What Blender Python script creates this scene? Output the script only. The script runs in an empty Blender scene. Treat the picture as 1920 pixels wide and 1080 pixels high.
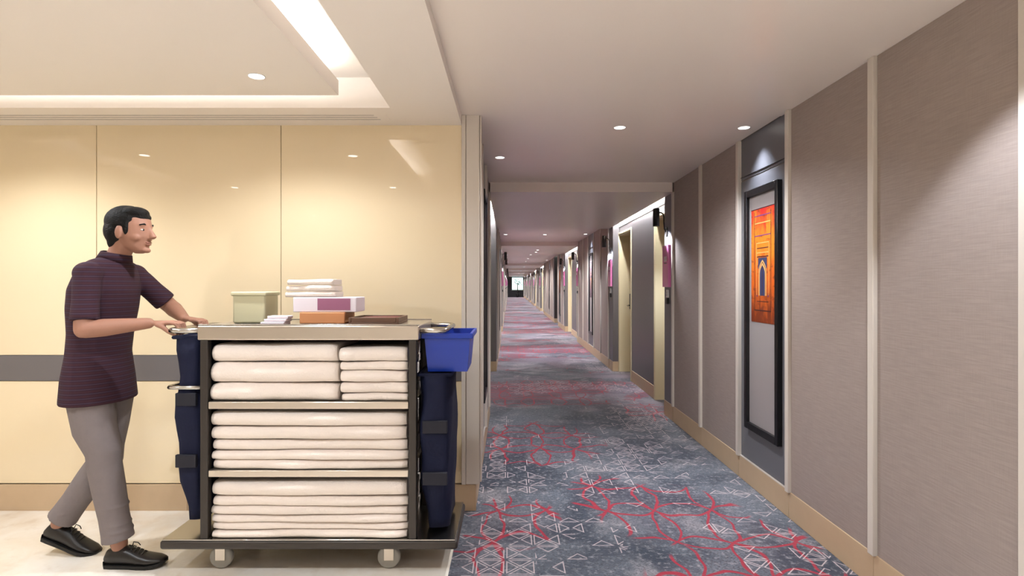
import bpy, bmesh, math, random
from mathutils import Vector, Matrix

# ------------------------------------------------------------------ camera, world, exposure
scene = bpy.context.scene
COL = scene.collection
CAMZ = 1.35
cam_data = bpy.data.cameras.new('camera')
cam = bpy.data.objects.new('camera', cam_data)
COL.objects.link(cam)
cam.location = (0, 0, CAMZ)
cam.rotation_euler = (math.pi / 2, 0, 0)
cam_data.sensor_width = 36
cam_data.lens = 1050 / 1920 * 36
cam_data.shift_x = 5 / 1920
cam_data.shift_y = -5 / 1920
cam_data.clip_start = 0.05
cam_data.clip_end = 300
scene.camera = cam

world = bpy.data.worlds.new('world')
scene.world = world
world.use_nodes = True
wbg = world.node_tree.nodes['Background']
wbg.inputs[0].default_value = (0.80, 0.95, 0.92, 1)
wbg.inputs[1].default_value = 3.0

scene.view_settings.view_transform = 'Standard'
scene.view_settings.look = 'None'
scene.view_settings.gamma = 1
scene.view_settings.use_curve_mapping = False
scene.view_settings.exposure = 0.0
scene.cycles.max_bounces = 6
scene.cycles.diffuse_bounces = 4
scene.cycles.glossy_bounces = 3
scene.cycles.sample_clamp_indirect = 6
scene.cycles.adaptive_threshold = 0.02
scene.cycles.caustics_reflective = False
scene.cycles.caustics_refractive = False

# light levels (watts / emission strengths)
W_LOBBY_SPOT = 80
W_COR_SPOT = 150
W_ART_SPOT = 70
W_SCONCE = 430
E_COVE = 25
E_BAY = 190
W_BACK_FILL = 185  # added fill lamps behind the camera
WARM = (0.98, 1.03, 1.10)
NEUT = (1.0, 1.01, 1.05)
COOL = (0.95, 1.02, 1.14)

# ------------------------------------------------------------------ measures (metres)
XR, XL = 1.625, -0.205           # corridor wall planes
XMID = 0.71
ZC, ZLOW, ZLOB = 2.365, 2.27, 2.31
Y1 = 3.36                        # yellow wall
YEND = 64.0
YBACK = -2.6
XLOB = -4.0
XSTEP = -0.285
BAYS = [0, 7.55, 20.6, 28.15, 35.7, 43.25, 50.8]
B0, B1 = 5.86, 8.80
D_NEAR, D_FAR = (5.90, 6.62), (7.92, 8.78)
PB = 0.098                       # bay depth
BBH = 0.155

# ------------------------------------------------------------------ material helpers
def new_mat(name):
    m = bpy.data.materials.new(name)
    m.use_nodes = True
    nt = m.node_tree
    return m, nt, nt.nodes['Principled BSDF']

def srgb(r, g, b):
    f = lambda c: (c / 255 / 12.92) if c / 255 <= 0.04045 else ((c / 255 + 0.055) / 1.055) ** 2.4
    return (f(r), f(g), f(b), 1)

def plain(name, col, rough=0.5, metal=0.0, spec=0.5, noise=0.0, nscale=20, bump=0.0, coat=0.0):
    m, nt, p = new_mat(name)
    p.inputs['Base Color'].default_value = col
    p.inputs['Roughness'].default_value = rough
    p.inputs['Metallic'].default_value = metal
    p.inputs['Specular IOR Level'].default_value = spec
    p.inputs['Coat Weight'].default_value = coat
    if noise or bump:
        tc = nt.nodes.new('ShaderNodeTexCoord')
        n = nt.nodes.new('ShaderNodeTexNoise')
        n.inputs['Scale'].default_value = nscale
        n.inputs['Detail'].default_value = 5
        nt.links.new(tc.outputs['Object'], n.inputs['Vector'])
        if noise:
            mx = nt.nodes.new('ShaderNodeMix'); mx.data_type = 'RGBA'
            mx.inputs[6].default_value = tuple(c * (1 - noise) for c in col[:3]) + (1,)
            mx.inputs[7].default_value = tuple(min(1, c * (1 + noise)) for c in col[:3]) + (1,)
            nt.links.new(n.outputs['Fac'], mx.inputs[0])
            nt.links.new(mx.outputs[2], p.inputs['Base Color'])
        if bump:
            b = nt.nodes.new('ShaderNodeBump'); b.inputs['Strength'].default_value = bump
            b.inputs['Distance'].default_value = 0.01
            nt.links.new(n.outputs['Fac'], b.inputs['Height'])
            nt.links.new(b.outputs['Normal'], p.inputs['Normal'])
    return m

def emis(name, col, strength):
    m, nt, p = new_mat(name)
    p.inputs['Base Color'].default_value = (0.8, 0.8, 0.8, 1)
    p.inputs['Emission Color'].default_value = tuple(col[:3]) + (1,)
    p.inputs['Emission Strength'].default_value = strength
    return m

class NB:
    """small node-expression builder"""
    def __init__(s, nt): s.nt = nt
    def m(s, op, a, b=None, c=None, clamp=False):
        n = s.nt.nodes.new('ShaderNodeMath'); n.operation = op; n.use_clamp = clamp
        for i, v in enumerate((a, b, c)):
            if v is None: continue
            if isinstance(v, (int, float)): n.inputs[i].default_value = v
            else: s.nt.links.new(v, n.inputs[i])
        return n.outputs[0]
    def add(s, a, b): return s.m('ADD', a, b)
    def sub(s, a, b): return s.m('SUBTRACT', a, b)
    def mul(s, a, b): return s.m('MULTIPLY', a, b)
    def step(s, v, e0, e1):
        n = s.nt.nodes.new('ShaderNodeMapRange'); n.interpolation_type = 'SMOOTHSTEP'
        s.nt.links.new(v, n.inputs[0])
        n.inputs[1].default_value = e0; n.inputs[2].default_value = e1
        n.inputs[3].default_value = 0; n.inputs[4].default_value = 1
        return n.outputs[0]
    def mix(s, f, a, b):
        n = s.nt.nodes.new('ShaderNodeMix'); n.data_type = 'RGBA'
        if isinstance(f, (int, float)): n.inputs[0].default_value = f
        else: s.nt.links.new(f, n.inputs[0])
        for i, v in ((6, a), (7, b)):
            if isinstance(v, tuple): n.inputs[i].default_value = v
            else: s.nt.links.new(v, n.inputs[i])
        return n.outputs[2]
    def vec(s, x, y, z=0.0):
        n = s.nt.nodes.new('ShaderNodeCombineXYZ')
        for i, v in enumerate((x, y, z)):
            if isinstance(v, (int, float)): n.inputs[i].default_value = v
            else: s.nt.links.new(v, n.inputs[i])
        return n.outputs[0]
    def noise(s, v, scale, detail=4, rough=0.5, dist=0.0):
        n = s.nt.nodes.new('ShaderNodeTexNoise')
        n.inputs['Scale'].default_value = scale; n.inputs['Detail'].default_value = detail
        n.inputs['Roughness'].default_value = rough; n.inputs['Distortion'].default_value = dist
        s.nt.links.new(v, n.inputs['Vector'])
        return n.outputs['Fac']
    def white(s, v):
        n = s.nt.nodes.new('ShaderNodeTexWhiteNoise'); n.noise_dimensions = '3D'
        s.nt.links.new(v, n.inputs['Vector'])
        return n.outputs['Value']

# ------------------------------------------------------------------ materials
MAT = {}
MAT['ceil'] = plain('ceiling_paint', srgb(247, 237, 228), 0.30, spec=0.5)
MAT['ceil_lob'] = plain('lobby_ceiling_paint', srgb(242, 234, 226), 0.6, spec=0.3)
MAT['cove_white'] = plain('cove_white_paint', srgb(245, 238, 230), 0.6)
MAT['trim'] = plain('pale_trim', srgb(214, 205, 194), 0.4)
MAT['wood'] = plain('pale_wood', srgb(196, 170, 138), 0.45, noise=0.06, nscale=12)
MAT['wood_dark'] = plain('shadow_gap', srgb(40, 34, 30), 0.7)
MAT['grey_panel'] = plain('charcoal_laminate', srgb(104, 104, 110), 0.38, spec=0.5, noise=0.05, nscale=3)
MAT['bay_panel'] = plain('grey_bay_laminate', srgb(104, 100, 102), 0.35, spec=0.5, noise=0.05, nscale=3)
MAT['cream'] = plain('cream_door_paint', srgb(226, 211, 174), 0.45)
MAT['core'] = plain('wall_plaster', srgb(120, 112, 106), 0.8)
MAT['band'] = plain('grey_bumper_band', srgb(104, 99, 99), 0.35)
MAT['black'] = plain('black_lacquer', srgb(14, 14, 17), 0.3)
MAT['bronze'] = plain('dark_bronze', srgb(40, 35, 31), 0.4, metal=0.4)
MAT['chrome'] = plain('brushed_steel', srgb(190, 186, 180), 0.22, metal=1.0)
MAT['steel'] = plain('cart_steel', srgb(205, 195, 182), 0.3, metal=0.9)
MAT['darkmetal'] = plain('dark_cart_frame', srgb(62, 57, 53), 0.4, metal=0.5)
MAT['pink'] = plain('pink_acrylic', srgb(238, 138, 194), 0.25, noise=0.05, nscale=6)
MAT['white'] = plain('white_plastic', srgb(235, 232, 228), 0.4)
MAT['dark'] = plain('black_plastic', srgb(22, 22, 24), 0.4)
MAT['linen'] = plain('white_linen', srgb(236, 224, 214), 0.9, spec=0.15, bump=0.25, nscale=160)
MAT['navy'] = plain('navy_canvas', srgb(17, 22, 48), 0.75, spec=0.25, noise=0.15, nscale=30, bump=0.3)
MAT['navy_dark'] = plain('dark_navy_webbing', srgb(12, 14, 30), 0.7)
MAT['blue'] = plain('blue_plastic', srgb(8, 52, 160), 0.35, noise=0.04)
MAT['rubber'] = plain('grey_rubber', srgb(150, 146, 138), 0.6)
MAT['mat_silver'] = plain('silver_mat_board', srgb(176, 170, 170), 0.32, metal=0.25, noise=0.05, nscale=2)
MAT['bulb'] = emis('warm_bulb', (1, 0.96, 0.90), 6)
MAT['led'] = emis('cove_led', (1.0, 1.0, 1.0), E_COVE)
MAT['led_bay'] = emis('bay_led', (0.98, 1.0, 1.04), E_BAY)
MAT['win_dark'] = plain('dark_window_frame', srgb(52, 52, 56), 0.5)
MAT['leaf'] = plain('green_leaf', srgb(46, 82, 52), 0.6, noise=0.3, nscale=8)
MAT['bark'] = plain('brown_bark', srgb(54, 50, 44), 0.8)
MAT['skin'] = plain('skin', srgb(160, 116, 96), 0.55, spec=0.35, noise=0.05, nscale=30)
MAT['hair'] = plain('black_hair', srgb(13, 11, 10), 0.7, spec=0.25, noise=0.3, nscale=120, bump=0.5)
MAT['trouser'] = plain('grey_trouser_cloth', srgb(124, 115, 114), 0.85, spec=0.2, noise=0.06, nscale=40, bump=0.2)
MAT['shoe'] = plain('black_leather', srgb(26, 23, 22), 0.35)
MAT['sole'] = plain('black_sole', srgb(14, 13, 13), 0.6)
MAT['lip'] = plain('lip', srgb(150, 100, 84), 0.5)
MAT['eye'] = plain('eye_white', srgb(190, 182, 174), 0.4)
MAT['paper'] = plain('pale_paper', srgb(226, 216, 222), 0.7)
MAT['purple'] = plain('mauve_card', srgb(150, 92, 120), 0.5)
MAT['orange'] = plain('orange_card', srgb(206, 140, 92), 0.55)
MAT['tray'] = plain('brown_tray', srgb(104, 74, 56), 0.45)
MAT['maroon'] = plain('maroon_cover', srgb(112, 50, 52), 0.5)
MAT['frost'] = plain('frosted_olive_plastic', srgb(196, 190, 156), 0.4)
MAT['service'] = plain('dark_brown_laminate', srgb(52, 45, 42), 0.5)

def glass_wall():
    m, nt, p = new_mat('cream_back_painted_glass')
    p.inputs['Base Color'].default_value = srgb(238, 218, 180)
    p.inputs['Roughness'].default_value = 0.0
    p.inputs['IOR'].default_value = 2.1
    return m
MAT['yglass'] = glass_wall()

def pane_mat():
    m = bpy.data.materials.new('window_glass'); m.use_nodes = True
    nt = m.node_tree; nt.nodes.clear()
    o = nt.nodes.new('ShaderNodeOutputMaterial')
    t = nt.nodes.new('ShaderNodeBsdfTransparent'); t.inputs[0].default_value = (0.92, 0.97, 0.96, 1)
    g = nt.nodes.new('ShaderNodeBsdfGlossy'); g.inputs['Roughness'].default_value = 0.02
    mx = nt.nodes.new('ShaderNodeMixShader'); mx.inputs[0].default_value = 0.06
    nt.links.new(t.outputs[0], mx.inputs[1]); nt.links.new(g.outputs[0], mx.inputs[2])
    nt.links.new(mx.outputs[0], o.inputs[0])
    return m
MAT['pane'] = pane_mat()

def fabric():
    m, nt, p = new_mat('taupe_woven_wallcovering')
    nb = NB(nt)
    tc = nt.nodes.new('ShaderNodeTexCoord')
    mp = nt.nodes.new('ShaderNodeMapping'); mp.inputs['Scale'].default_value = (8, 9, 190)
    nt.links.new(tc.outputs['Object'], mp.inputs[0])
    n1 = nb.noise(mp.outputs[0], 1.0, 4, 0.6)
    mp2 = nt.nodes.new('ShaderNodeMapping'); mp2.inputs['Scale'].default_value = (200, 260, 14)
    nt.links.new(tc.outputs['Object'], mp2.inputs[0])
    n2 = nb.noise(mp2.outputs[0], 1.0, 3, 0.5)
    f = nb.add(nb.mul(n1, 0.75), nb.mul(n2, 0.25))
    c = nb.mix(nb.step(f, 0.3, 0.7), srgb(151, 138, 131), srgb(166, 152, 145))
    nt.links.new(c, p.inputs['Base Color'])
    p.inputs['Roughness'].default_value = 0.48
    p.inputs['Specular IOR Level'].default_value = 0.4
    b = nt.nodes.new('ShaderNodeBump'); b.inputs['Strength'].default_value = 0.12; b.inputs['Distance'].default_value = 0.004
    nt.links.new(f, b.inputs['Height']); nt.links.new(b.outputs[0], p.inputs['Normal'])
    return m
MAT['fabric'] = fabric()

def marble():
    m, nt, p = new_mat('cream_marble')
    nb = NB(nt)
    tc = nt.nodes.new('ShaderNodeTexCoord')
    n = nb.noise(tc.outputs['Object'], 2.2, 8, 0.6, 0.8)
    n2 = nb.noise(tc.outputs['Object'], 9, 5, 0.6, 0.3)
    c = nb.mix(nb.step(n, 0.35, 0.7), srgb(248, 242, 232), srgb(238, 226, 208))
    c = nb.mix(nb.mul(nb.step(n2, 0.5, 0.75), 0.3), c, srgb(205, 182, 152))
    nt.links.new(c, p.inputs['Base Color'])
    p.inputs['Roughness'].default_value = 0.16
    return m
MAT['marble'] = marble()

def shirt_mat():
    m, nt, p = new_mat('maroon_navy_striped_jersey')
    nb = NB(nt)
    tc = nt.nodes.new('ShaderNodeTexCoord')
    sx = nt.nodes.new('ShaderNodeSeparateXYZ'); nt.links.new(tc.outputs['Object'], sx.inputs[0])
    w = nb.m('SINE', nb.mul(sx.outputs[2], 2 * math.pi / 0.021))
    st = nb.step(w, 0.1, 0.5)
    c = nb.mix(st, srgb(60, 36, 44), srgb(42, 32, 48))
    c = nb.mix(nb.step(w, 0.93, 0.99), c, srgb(84, 64, 76))
    nt.links.new(c, p.inputs['Base Color'])
    p.inputs['Roughness'].default_value = 0.85
    p.inputs['Specular IOR Level'].default_value = 0.2
    return m
MAT['shirt'] = shirt_mat()

def art_print(name, cols):
    m, nt, p = new_mat(name)
    nb = NB(nt)
    tc = nt.nodes.new('ShaderNodeTexCoord')
    sx = nt.nodes.new('ShaderNodeSeparateXYZ'); nt.links.new(tc.outputs['Object'], sx.inputs[0])
    v = nb.vec(nb.mul(sx.outputs[1], 9), nb.mul(sx.outputs[2], 3.2), 0)
    n = nb.noise(v, 1.6, 5, 0.65, 0.6)
    z = sx.outputs[2]                          # local height, 0 at the foot of the frame
    t = nb.add(nb.m('DIVIDE', nb.sub(z, 0.725), 0.74), nb.mul(nb.sub(n, 0.5), 0.9))
    c = nb.mix(nb.step(t, 0.0, 0.35), srgb(*cols[0]), srgb(*cols[1]))
    c = nb.mix(nb.step(t, 0.35, 0.7), c, srgb(*cols[2]))
    c = nb.mix(nb.step(t, 0.7, 1.05), c, srgb(*cols[3]))
    n3 = nb.noise(nb.vec(nb.mul(sx.outputs[1], 14), nb.mul(sx.outputs[2], 30), 0), 1.0, 3, 0.6)
    c = nb.mix(nb.mul(nb.step(n3, 0.54, 0.68), 0.75), c, srgb(*cols[4]))
    nt.links.new(c, p.inputs['Base Color'])
    p.inputs['Roughness'].default_value = 0.4
    return m
MAT['print'] = art_print('orange_abstract_print', [(120, 48, 20), (206, 96, 28), (232, 130, 36), (200, 34, 34), (120, 44, 26)])
MAT['print_b'] = art_print('mauve_abstract_print', [(92, 70, 84), (138, 108, 122), (196, 160, 170), (226, 200, 204), (70, 56, 70)])
MAT['print_dark'] = plain('print_dark_ink', srgb(60, 30, 34), 0.4)
MAT['print_blue'] = plain('print_blue_ink', srgb(56, 62, 96), 0.4, noise=0.3, nscale=30)
MAT['print_light'] = plain('print_light_ink', srgb(236, 176, 104), 0.4)
MAT['print_violet'] = plain('print_violet_ink', srgb(108, 62, 122), 0.4)

def carpet():
    m, nt, p = new_mat('patterned_corridor_carpet')
    nb = NB(nt)
    tc = nt.nodes.new('ShaderNodeTexCoord')
    sx = nt.nodes.new('ShaderNodeSeparateXYZ'); nt.links.new(tc.outputs['Object'], sx.inputs[0])
    u, v = sx.outputs[0], sx.outputs[1]
    uv = nb.vec(u, v)
    # woven ground: blue-grey blotches
    n1 = nb.noise(uv, 1.35, 6, 0.62, 0.5)
    n2 = nb.noise(nb.vec(nb.add(u, 7.3), nb.add(v, 3.1)), 2.6, 6, 0.65, 0.4)
    c = nb.mix(nb.step(n1, 0.38, 0.60), srgb(48, 57, 72), srgb(98, 104, 114))
    c = nb.mix(nb.mul(nb.step(n2, 0.52, 0.70), 0.75), c, srgb(142, 139, 143))
    c = nb.mix(nb.mul(nb.step(nb.noise(nb.vec(nb.add(u, 1.7), nb.add(v, 9.4)), 1.9, 6, 0.7, 0.6), 0.54, 0.68), 0.8), c, srgb(52, 60, 74))
    # loops of the weave
    w1 = nb.noise(nb.vec(nb.mul(u, 75), nb.mul(v, 130)), 1.0, 2, 0.6)
    w2 = nb.noise(nb.vec(nb.mul(u, 30), nb.mul(v, 34)), 1.0, 4, 0.7)
    c = nb.mix(nb.mul(nb.step(w1, 0.46, 0.66), 0.7), c, srgb(34, 38, 46))
    c = nb.mix(nb.mul(nb.step(w2, 0.50, 0.70), 0.42), c, srgb(176, 172, 176))
    # masks
    def blob(cx, cy, rx, ry, a=1.0):
        dx = nb.m('DIVIDE', nb.sub(u, cx), rx); dy = nb.m('DIVIDE', nb.sub(v, cy), ry)
        return nb.mul(nb.m('EXPONENT', nb.mul(nb.add(nb.mul(dx, dx), nb.mul(dy, dy)), -1.0)), a)
    nr = nb.noise(nb.vec(nb.mul(u, 0.55), nb.add(v, 31.0)), 0.9, 6, 0.66, 0.5)
    far = nb.step(v, 5.6, 7.2)
    red = nb.mul(nb.step(nr, 0.47, 0.60), nb.add(nb.mul(far, 0.95), 0.05))
    for b in ((0.03, 3.22, 0.25, 0.34), (0.95, 3.35, 0.42, 0.42), (1.25, 2.95, 0.33, 0.30), (0.62, 3.6, 0.22, 0.35), (0.22, 4.85, 0.52, 0.62),
              (1.1, 2.55, 0.45, 0.28), (0.1, 7.1, 0.7, 0.8), (0.7, 7.4, 0.6, 0.55), (-0.15, 2.6, 0.14, 0.5), (1.5, 6.0, 0.25, 0.4)):
        red = nb.m('MAXIMUM', red, blob(*b, 1.25))
    red = nb.add(red, nb.mul(nb.sub(nb.noise(uv, 3.0, 3, 0.5), 0.5), 0.35))
    # red ogee lattice
    wob = nb.mul(nb.sub(nb.noise(uv, 2.4, 2, 0.5), 0.5), 0.20)
    wob2 = nb.mul(nb.sub(nb.noise(nb.vec(nb.add(u, 5.0), v), 2.4, 2, 0.5), 0.5), 0.24)
    cx = nb.m('ABSOLUTE', nb.sub(nb.m('FRACT', nb.add(nb.m('DIVIDE', nb.add(u, wob), 0.32), 0.25)), 0.5))
    cy = nb.m('ABSOLUTE', nb.sub(nb.m('FRACT', nb.add(nb.m('DIVIDE', nb.add(v, wob2), 0.42), 0.0)), 0.5))
    def ringd(x_, y_):
        r_ = nb.m('SQRT', nb.add(nb.mul(x_, x_), nb.mul(y_, y_)))
        return nb.m('ABSOLUTE', nb.sub(r_, 0.7071))
    dd = nb.m('MINIMUM', ringd(nb.sub(1.0, cx), cy), ringd(cx, nb.sub(1.0, cy)))
    lat = nb.sub(1.0, nb.step(dd, 0.016, 0.032))
    soft = nb.step(red, 0.3, 0.8)
    nm = nb.noise(nb.vec(nb.mul(u, 0.6), nb.add(v, 71.0)), 1.3, 6, 0.66, 0.5)
    c = nb.mix(nb.mul(nb.mul(nb.step(nm, 0.42, 0.58), far), 0.5), c, srgb(138, 116, 130))
    c = nb.mix(nb.mul(nb.mul(nb.step(nb.noise(nb.vec(nb.mul(u, 0.6), nb.add(v, 13.0)), 1.1, 6, 0.66, 0.5), 0.53, 0.66), far), 0.6), c, srgb(168, 160, 168))
    c = nb.mix(nb.mul(soft, nb.add(0.06, nb.mul(far, 0.50))), c, srgb(102, 30, 52))
    c = nb.mix(nb.mul(nb.mul(lat, nb.step(red, 0.34, 0.46)), 0.92), c, srgb(152, 22, 48))
    # outlined triangles
    cs = 0.145
    gu, gv = nb.m('DIVIDE', nb.add(u, 0.02), cs), nb.m('DIVIDE', v, cs)
    iu, iv = nb.m('FLOOR', gu), nb.m('FLOOR', gv)
    x, y = nb.sub(nb.m('FRACT', gu), 0.5), nb.sub(nb.m('FRACT', gv), 0.5)
    ax, ay = nb.m('ABSOLUTE', x), nb.m('ABSOLUTE', y)
    e1 = nb.sub(0.5, nb.m('MAXIMUM', ax, ay))
    e2 = nb.mul(nb.m('ABSOLUTE', nb.sub(ax, ay)), 0.7071)
    d = nb.m('MINIMUM', e1, e2)
    tri = nb.sub(1.0, nb.step(nb.m('ABSOLUTE', nb.sub(d, 0.055)), 0.012, 0.027))
    quad = nb.add(nb.mul(nb.m('GREATER_THAN', ax, ay), 2.0),
                  nb.m('GREATER_THAN', nb.add(nb.mul(nb.m('GREATER_THAN', ax, ay), x), nb.mul(nb.m('LESS_THAN', ax, ay), y)), 0.0))
    rnd = nb.white(nb.vec(iu, iv, quad))
    nw = nb.noise(nb.vec(nb.add(u, 17.0), nb.mul(v, 0.9)), 0.95, 3, 0.5, 0.2)
    den = nb.mul(nb.step(nw, 0.52, 0.66), nb.add(0.18, nb.mul(far, 0.5)))
    for b in ((-0.05, 2.75, 0.30, 0.45, 1.0), (0.15, 3.05, 0.2, 0.25, 0.7), (0.10, 3.95, 0.18, 0.22, 0.8), (1.0, 4.6, 0.35, 0.8, 0.7),
              (0.5, 2.95, 0.16, 0.2, 0.35), (1.42, 2.7, 0.3, 0.3, 0.4), (1.35, 5.6, 0.3, 0.6, 0.9), (-0.1, 4.4, 0.08, 1.2, 0.7),
              (0.6, 4.0, 0.3, 0.3, 0.5)):
        den = nb.m('MAXIMUM', den, blob(*b))
    on = nb.m('LESS_THAN', rnd, den)
    c = nb.mix(nb.mul(nb.mul(tri, on), 0.62), c, srgb(214, 196, 196))
    nt.links.new(c, p.inputs['Base Color'])
    p.inputs['Roughness'].default_value = 0.95
    p.inputs['Specular IOR Level'].default_value = 0.1
    p.inputs['Sheen Weight'].default_value = 0.25
    b = nt.nodes.new('ShaderNodeBump'); b.inputs['Strength'].default_value = 0.35; b.inputs['Distance'].default_value = 0.004
    nt.links.new(w1, b.inputs['Height']); nt.links.new(b.outputs[0], p.inputs['Normal'])
    return m
MAT['carpet'] = carpet()

# ------------------------------------------------------------------ mesh helpers
def box(bm, x0, x1, y0, y1, z0, z1, r=0.0, mi=0, seg=2):
    x0, x1 = min(x0, x1), max(x0, x1); y0, y1 = min(y0, y1), max(y0, y1); z0, z1 = min(z0, z1), max(z0, z1)
    vs = [bm.verts.new((x, y, z)) for x in (x0, x1) for y in (y0, y1) for z in (z0, z1)]
    q = [(0, 1, 3, 2), (4, 6, 7, 5), (0, 4, 5, 1), (2, 3, 7, 6), (0, 2, 6, 4), (1, 5, 7, 3)]
    fs = [bm.faces.new([vs[i] for i in f]) for f in q]
    for f in fs: f.material_index = mi
    if r > 0:
        es = list({e for f in fs for e in f.edges})
        res = bmesh.ops.bevel(bm, geom=es, offset=r, segments=seg, profile=0.5, affect='EDGES')
        for f in res['faces']:
            f.material_index = mi; f.smooth = True
    return bm

def ring_loft(bm, rings, cap=True, mi=0, smooth=True, closed=True):
    """rings: list of lists of points"""
    vv = [[bm.verts.new(p) for p in r] for r in rings]
    n = len(vv[0])
    for a, b in zip(vv[:-1], vv[1:]):
        for i in range(n if closed else n - 1):
            j = (i + 1) % n
            f = bm.faces.new((a[i], a[j], b[j], b[i])); f.material_index = mi; f.smooth = smooth
    if cap:
        for r, rev in ((vv[0], True), (vv[-1], False)):
            f = bm.faces.new(list(reversed(r)) if rev else r); f.material_index = mi
    return bm

def tube(bm, pts, rad, seg=10, mi=0):
    pts = [Vector(p) for p in pts]
    rads = rad if isinstance(rad, (list, tuple)) else [rad] * len(pts)
    t0 = (pts[1] - pts[0]).normalized()
    up = Vector((0, 0, 1)) if abs(t0.z) < 0.9 else Vector((1, 0, 0))
    n = t0.cross(up).normalized()
    rings = []
    for i, p in enumerate(pts):
        if i == 0: t = t0
        elif i == len(pts) - 1: t = (pts[i] - pts[i - 1]).normalized()
        else: t = ((pts[i + 1] - p).normalized() + (p - pts[i - 1]).normalized()).normalized()
        n = (n - t * n.dot(t)).normalized()
        b = t.cross(n)
        rings.append([p + (n * math.cos(a) + b * math.sin(a)) * rads[i] for a in [2 * math.pi * k / seg for k in range(seg)]])
    return ring_loft(bm, rings, mi=mi)

def lathe(bm, prof, c=(0, 0, 0), seg=20, mi=0, axis='z', smooth=True):
    rings = []
    for r, h in prof:
        ring = []
        for k in range(seg):
            a = 2 * math.pi * k / seg
            p = (r * math.cos(a), r * math.sin(a), h)
            if axis == 'y': p = (p[0], p[2], p[1])
            if axis == 'x': p = (p[2], p[0], p[1])
            ring.append((c[0] + p[0], c[1] + p[1], c[2] + p[2]))
        rings.append(ring)
    ring_loft(bm, rings, mi=mi, smooth=smooth)
    return bm

def ellipsoid(bm, c, r, rot=None, u=18, v=12, mi=0):
    rings = []
    R = rot or Matrix.Identity(3)
    for j in range(1, v):
        th = math.pi * j / v
        rings.append([Vector(c) + R @ Vector((r[0] * math.sin(th) * math.cos(2 * math.pi * k / u), r[1] * math.sin(th) * math.sin(2 * math.pi * k / u), -r[2] * math.cos(th))) for k in range(u)])
    return ring_loft(bm, rings, mi=mi)

def prism(bm, poly, h0, h1, plane='yz', mi=0):
    """extrude polygon (a,b) between h0 and h1 along the third axis"""
    def P(a, b, h):
        return (h, a, b) if plane == 'yz' else ((a, h, b) if plane == 'xz' else (a, b, h))
    r0 = [P(a, b, h0) for a, b in poly]; r1 = [P(a, b, h1) for a, b in poly]
    return ring_loft(bm, [r0, r1], mi=mi, smooth=False)

def finish(name, bm, mats, parent=None, base=(0, 0, 0)):
    bmesh.ops.translate(bm, verts=bm.verts, vec=-Vector(base))
    bmesh.ops.recalc_face_normals(bm, faces=bm.faces)
    me = bpy.data.meshes.new(name)
    bm.to_mesh(me); bm.free()
    for m in (mats if isinstance(mats, (list, tuple)) else [mats]):
        me.materials.append(MAT[m] if isinstance(m, str) else m)
    o = bpy.data.objects.new(name, me); COL.objects.link(o)
    if parent: o.parent = parent
    return o

def NBM(): return bmesh.new()

def tag(o, label=None, cat=None, group=None, kind=None):
    if label: o['label'] = label
    if cat: o['category'] = cat
    if group: o['group'] = group
    if kind: o['kind'] = kind
    return o

class Thing:
    def __init__(s, name, base, label=None, cat=None, group=None, kind=None):
        s.base = Vector(base)
        s.o = bpy.data.objects.new(name, None); COL.objects.link(s.o)
        s.o.location = base; s.o.empty_display_size = 0.1
        tag(s.o, label, cat, group, kind)
    def part(s, name, bm, mats, parent=None, label=None):
        o = finish(name, bm, mats, parent or s.o, s.base)
        if label: o['label'] = label
        return o

def copy_tree(o, parent=None, loc=None, rotz=None):
    c = o.copy(); COL.objects.link(c); c.parent = parent
    if loc is not None: c.location = loc
    if rotz is not None: c.rotation_euler = (0, 0, rotz)
    for ch in list(o.children):
        copy_tree(ch, c)
    return c

def single(name, bm, mats, base, label, cat, group=None, kind=None):
    o = finish(name, bm, mats, None, base); o.location = base
    return tag(o, label, cat, group, kind)

ORD = ['first', 'second', 'third', 'fourth', 'fifth', 'sixth', 'seventh', 'eighth', 'ninth', 'tenth', 'eleventh', 'twelfth', 'thirteenth', 'fourteenth',
       'fifteenth', 'sixteenth', 'seventeenth', 'eighteenth', 'nineteenth', 'twentieth']

# ------------------------------------------------------------------ floors
b = NBM(); box(b, XLOB, XSTEP, YBACK, Y1, -0.2, 0.0); box(b, XSTEP, XR + 0.3, YBACK, 1.5, -0.2, 0.0)  # second slab: unseen, added behind the camera to bounce light upward
single('floor', b, 'marble', (0, 0, 0), 'polished cream marble lobby floor under the cart', 'floor', kind='structure')
b = NBM(); box(b, XSTEP, XR + 0.6, 1.5, YEND, -0.2, -0.012)
single('floor', b, 'core', (0, 0, 0), 'bare screed under the corridor carpet', 'floor', kind='structure')
b = NBM(); box(b, XSTEP, XR + 0.32, 1.5, Y1, -0.012, 0.0)
box(b, XL - 0.32, XR + 0.32, Y1, YEND, -0.012, 0.0)
single('corridor_carpet', b, 'carpet', (0, 0, 0), 'blue-grey corridor carpet with red lattice and white triangles', 'carpet', kind='structure')

# ------------------------------------------------------------------ lobby: yellow glass wall
t = Thing('wall_lobby', (0, Y1, 0), 'glossy cream back-painted glass wall behind the cart', 'wall', kind='structure')
b = NBM(); box(b, XLOB, XSTEP - 0.002, Y1 + 0.012, Y1 + 0.30, 0, ZC + 0.2)
t.part('wall_core', b, 'wood_dark')
SE = [XLOB, -3.58, -2.477, -1.370, XSTEP]
for a, c in zip(SE[:-1], SE[1:]):
    for z0, z1, mt, nm in ((0.163, 0.775, 'yglass', 'glass_panel'), (0.778, 0.930, 'band', 'bumper_band'), (0.932, ZLOB + 0.02, 'yglass', 'glass_panel')):
        b = NBM(); box(b, a + 0.0018, c - 0.0018, Y1 - (0.004 if mt == 'band' else 0), Y1 + 0.012, z0, z1, 0.0008, seg=1)
        t.part(nm, b, mt)
t = Thing('baseboard_lobby', (0, Y1, 0), 'pale wood skirting below the cream glass wall', 'baseboard', kind='structure')
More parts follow.
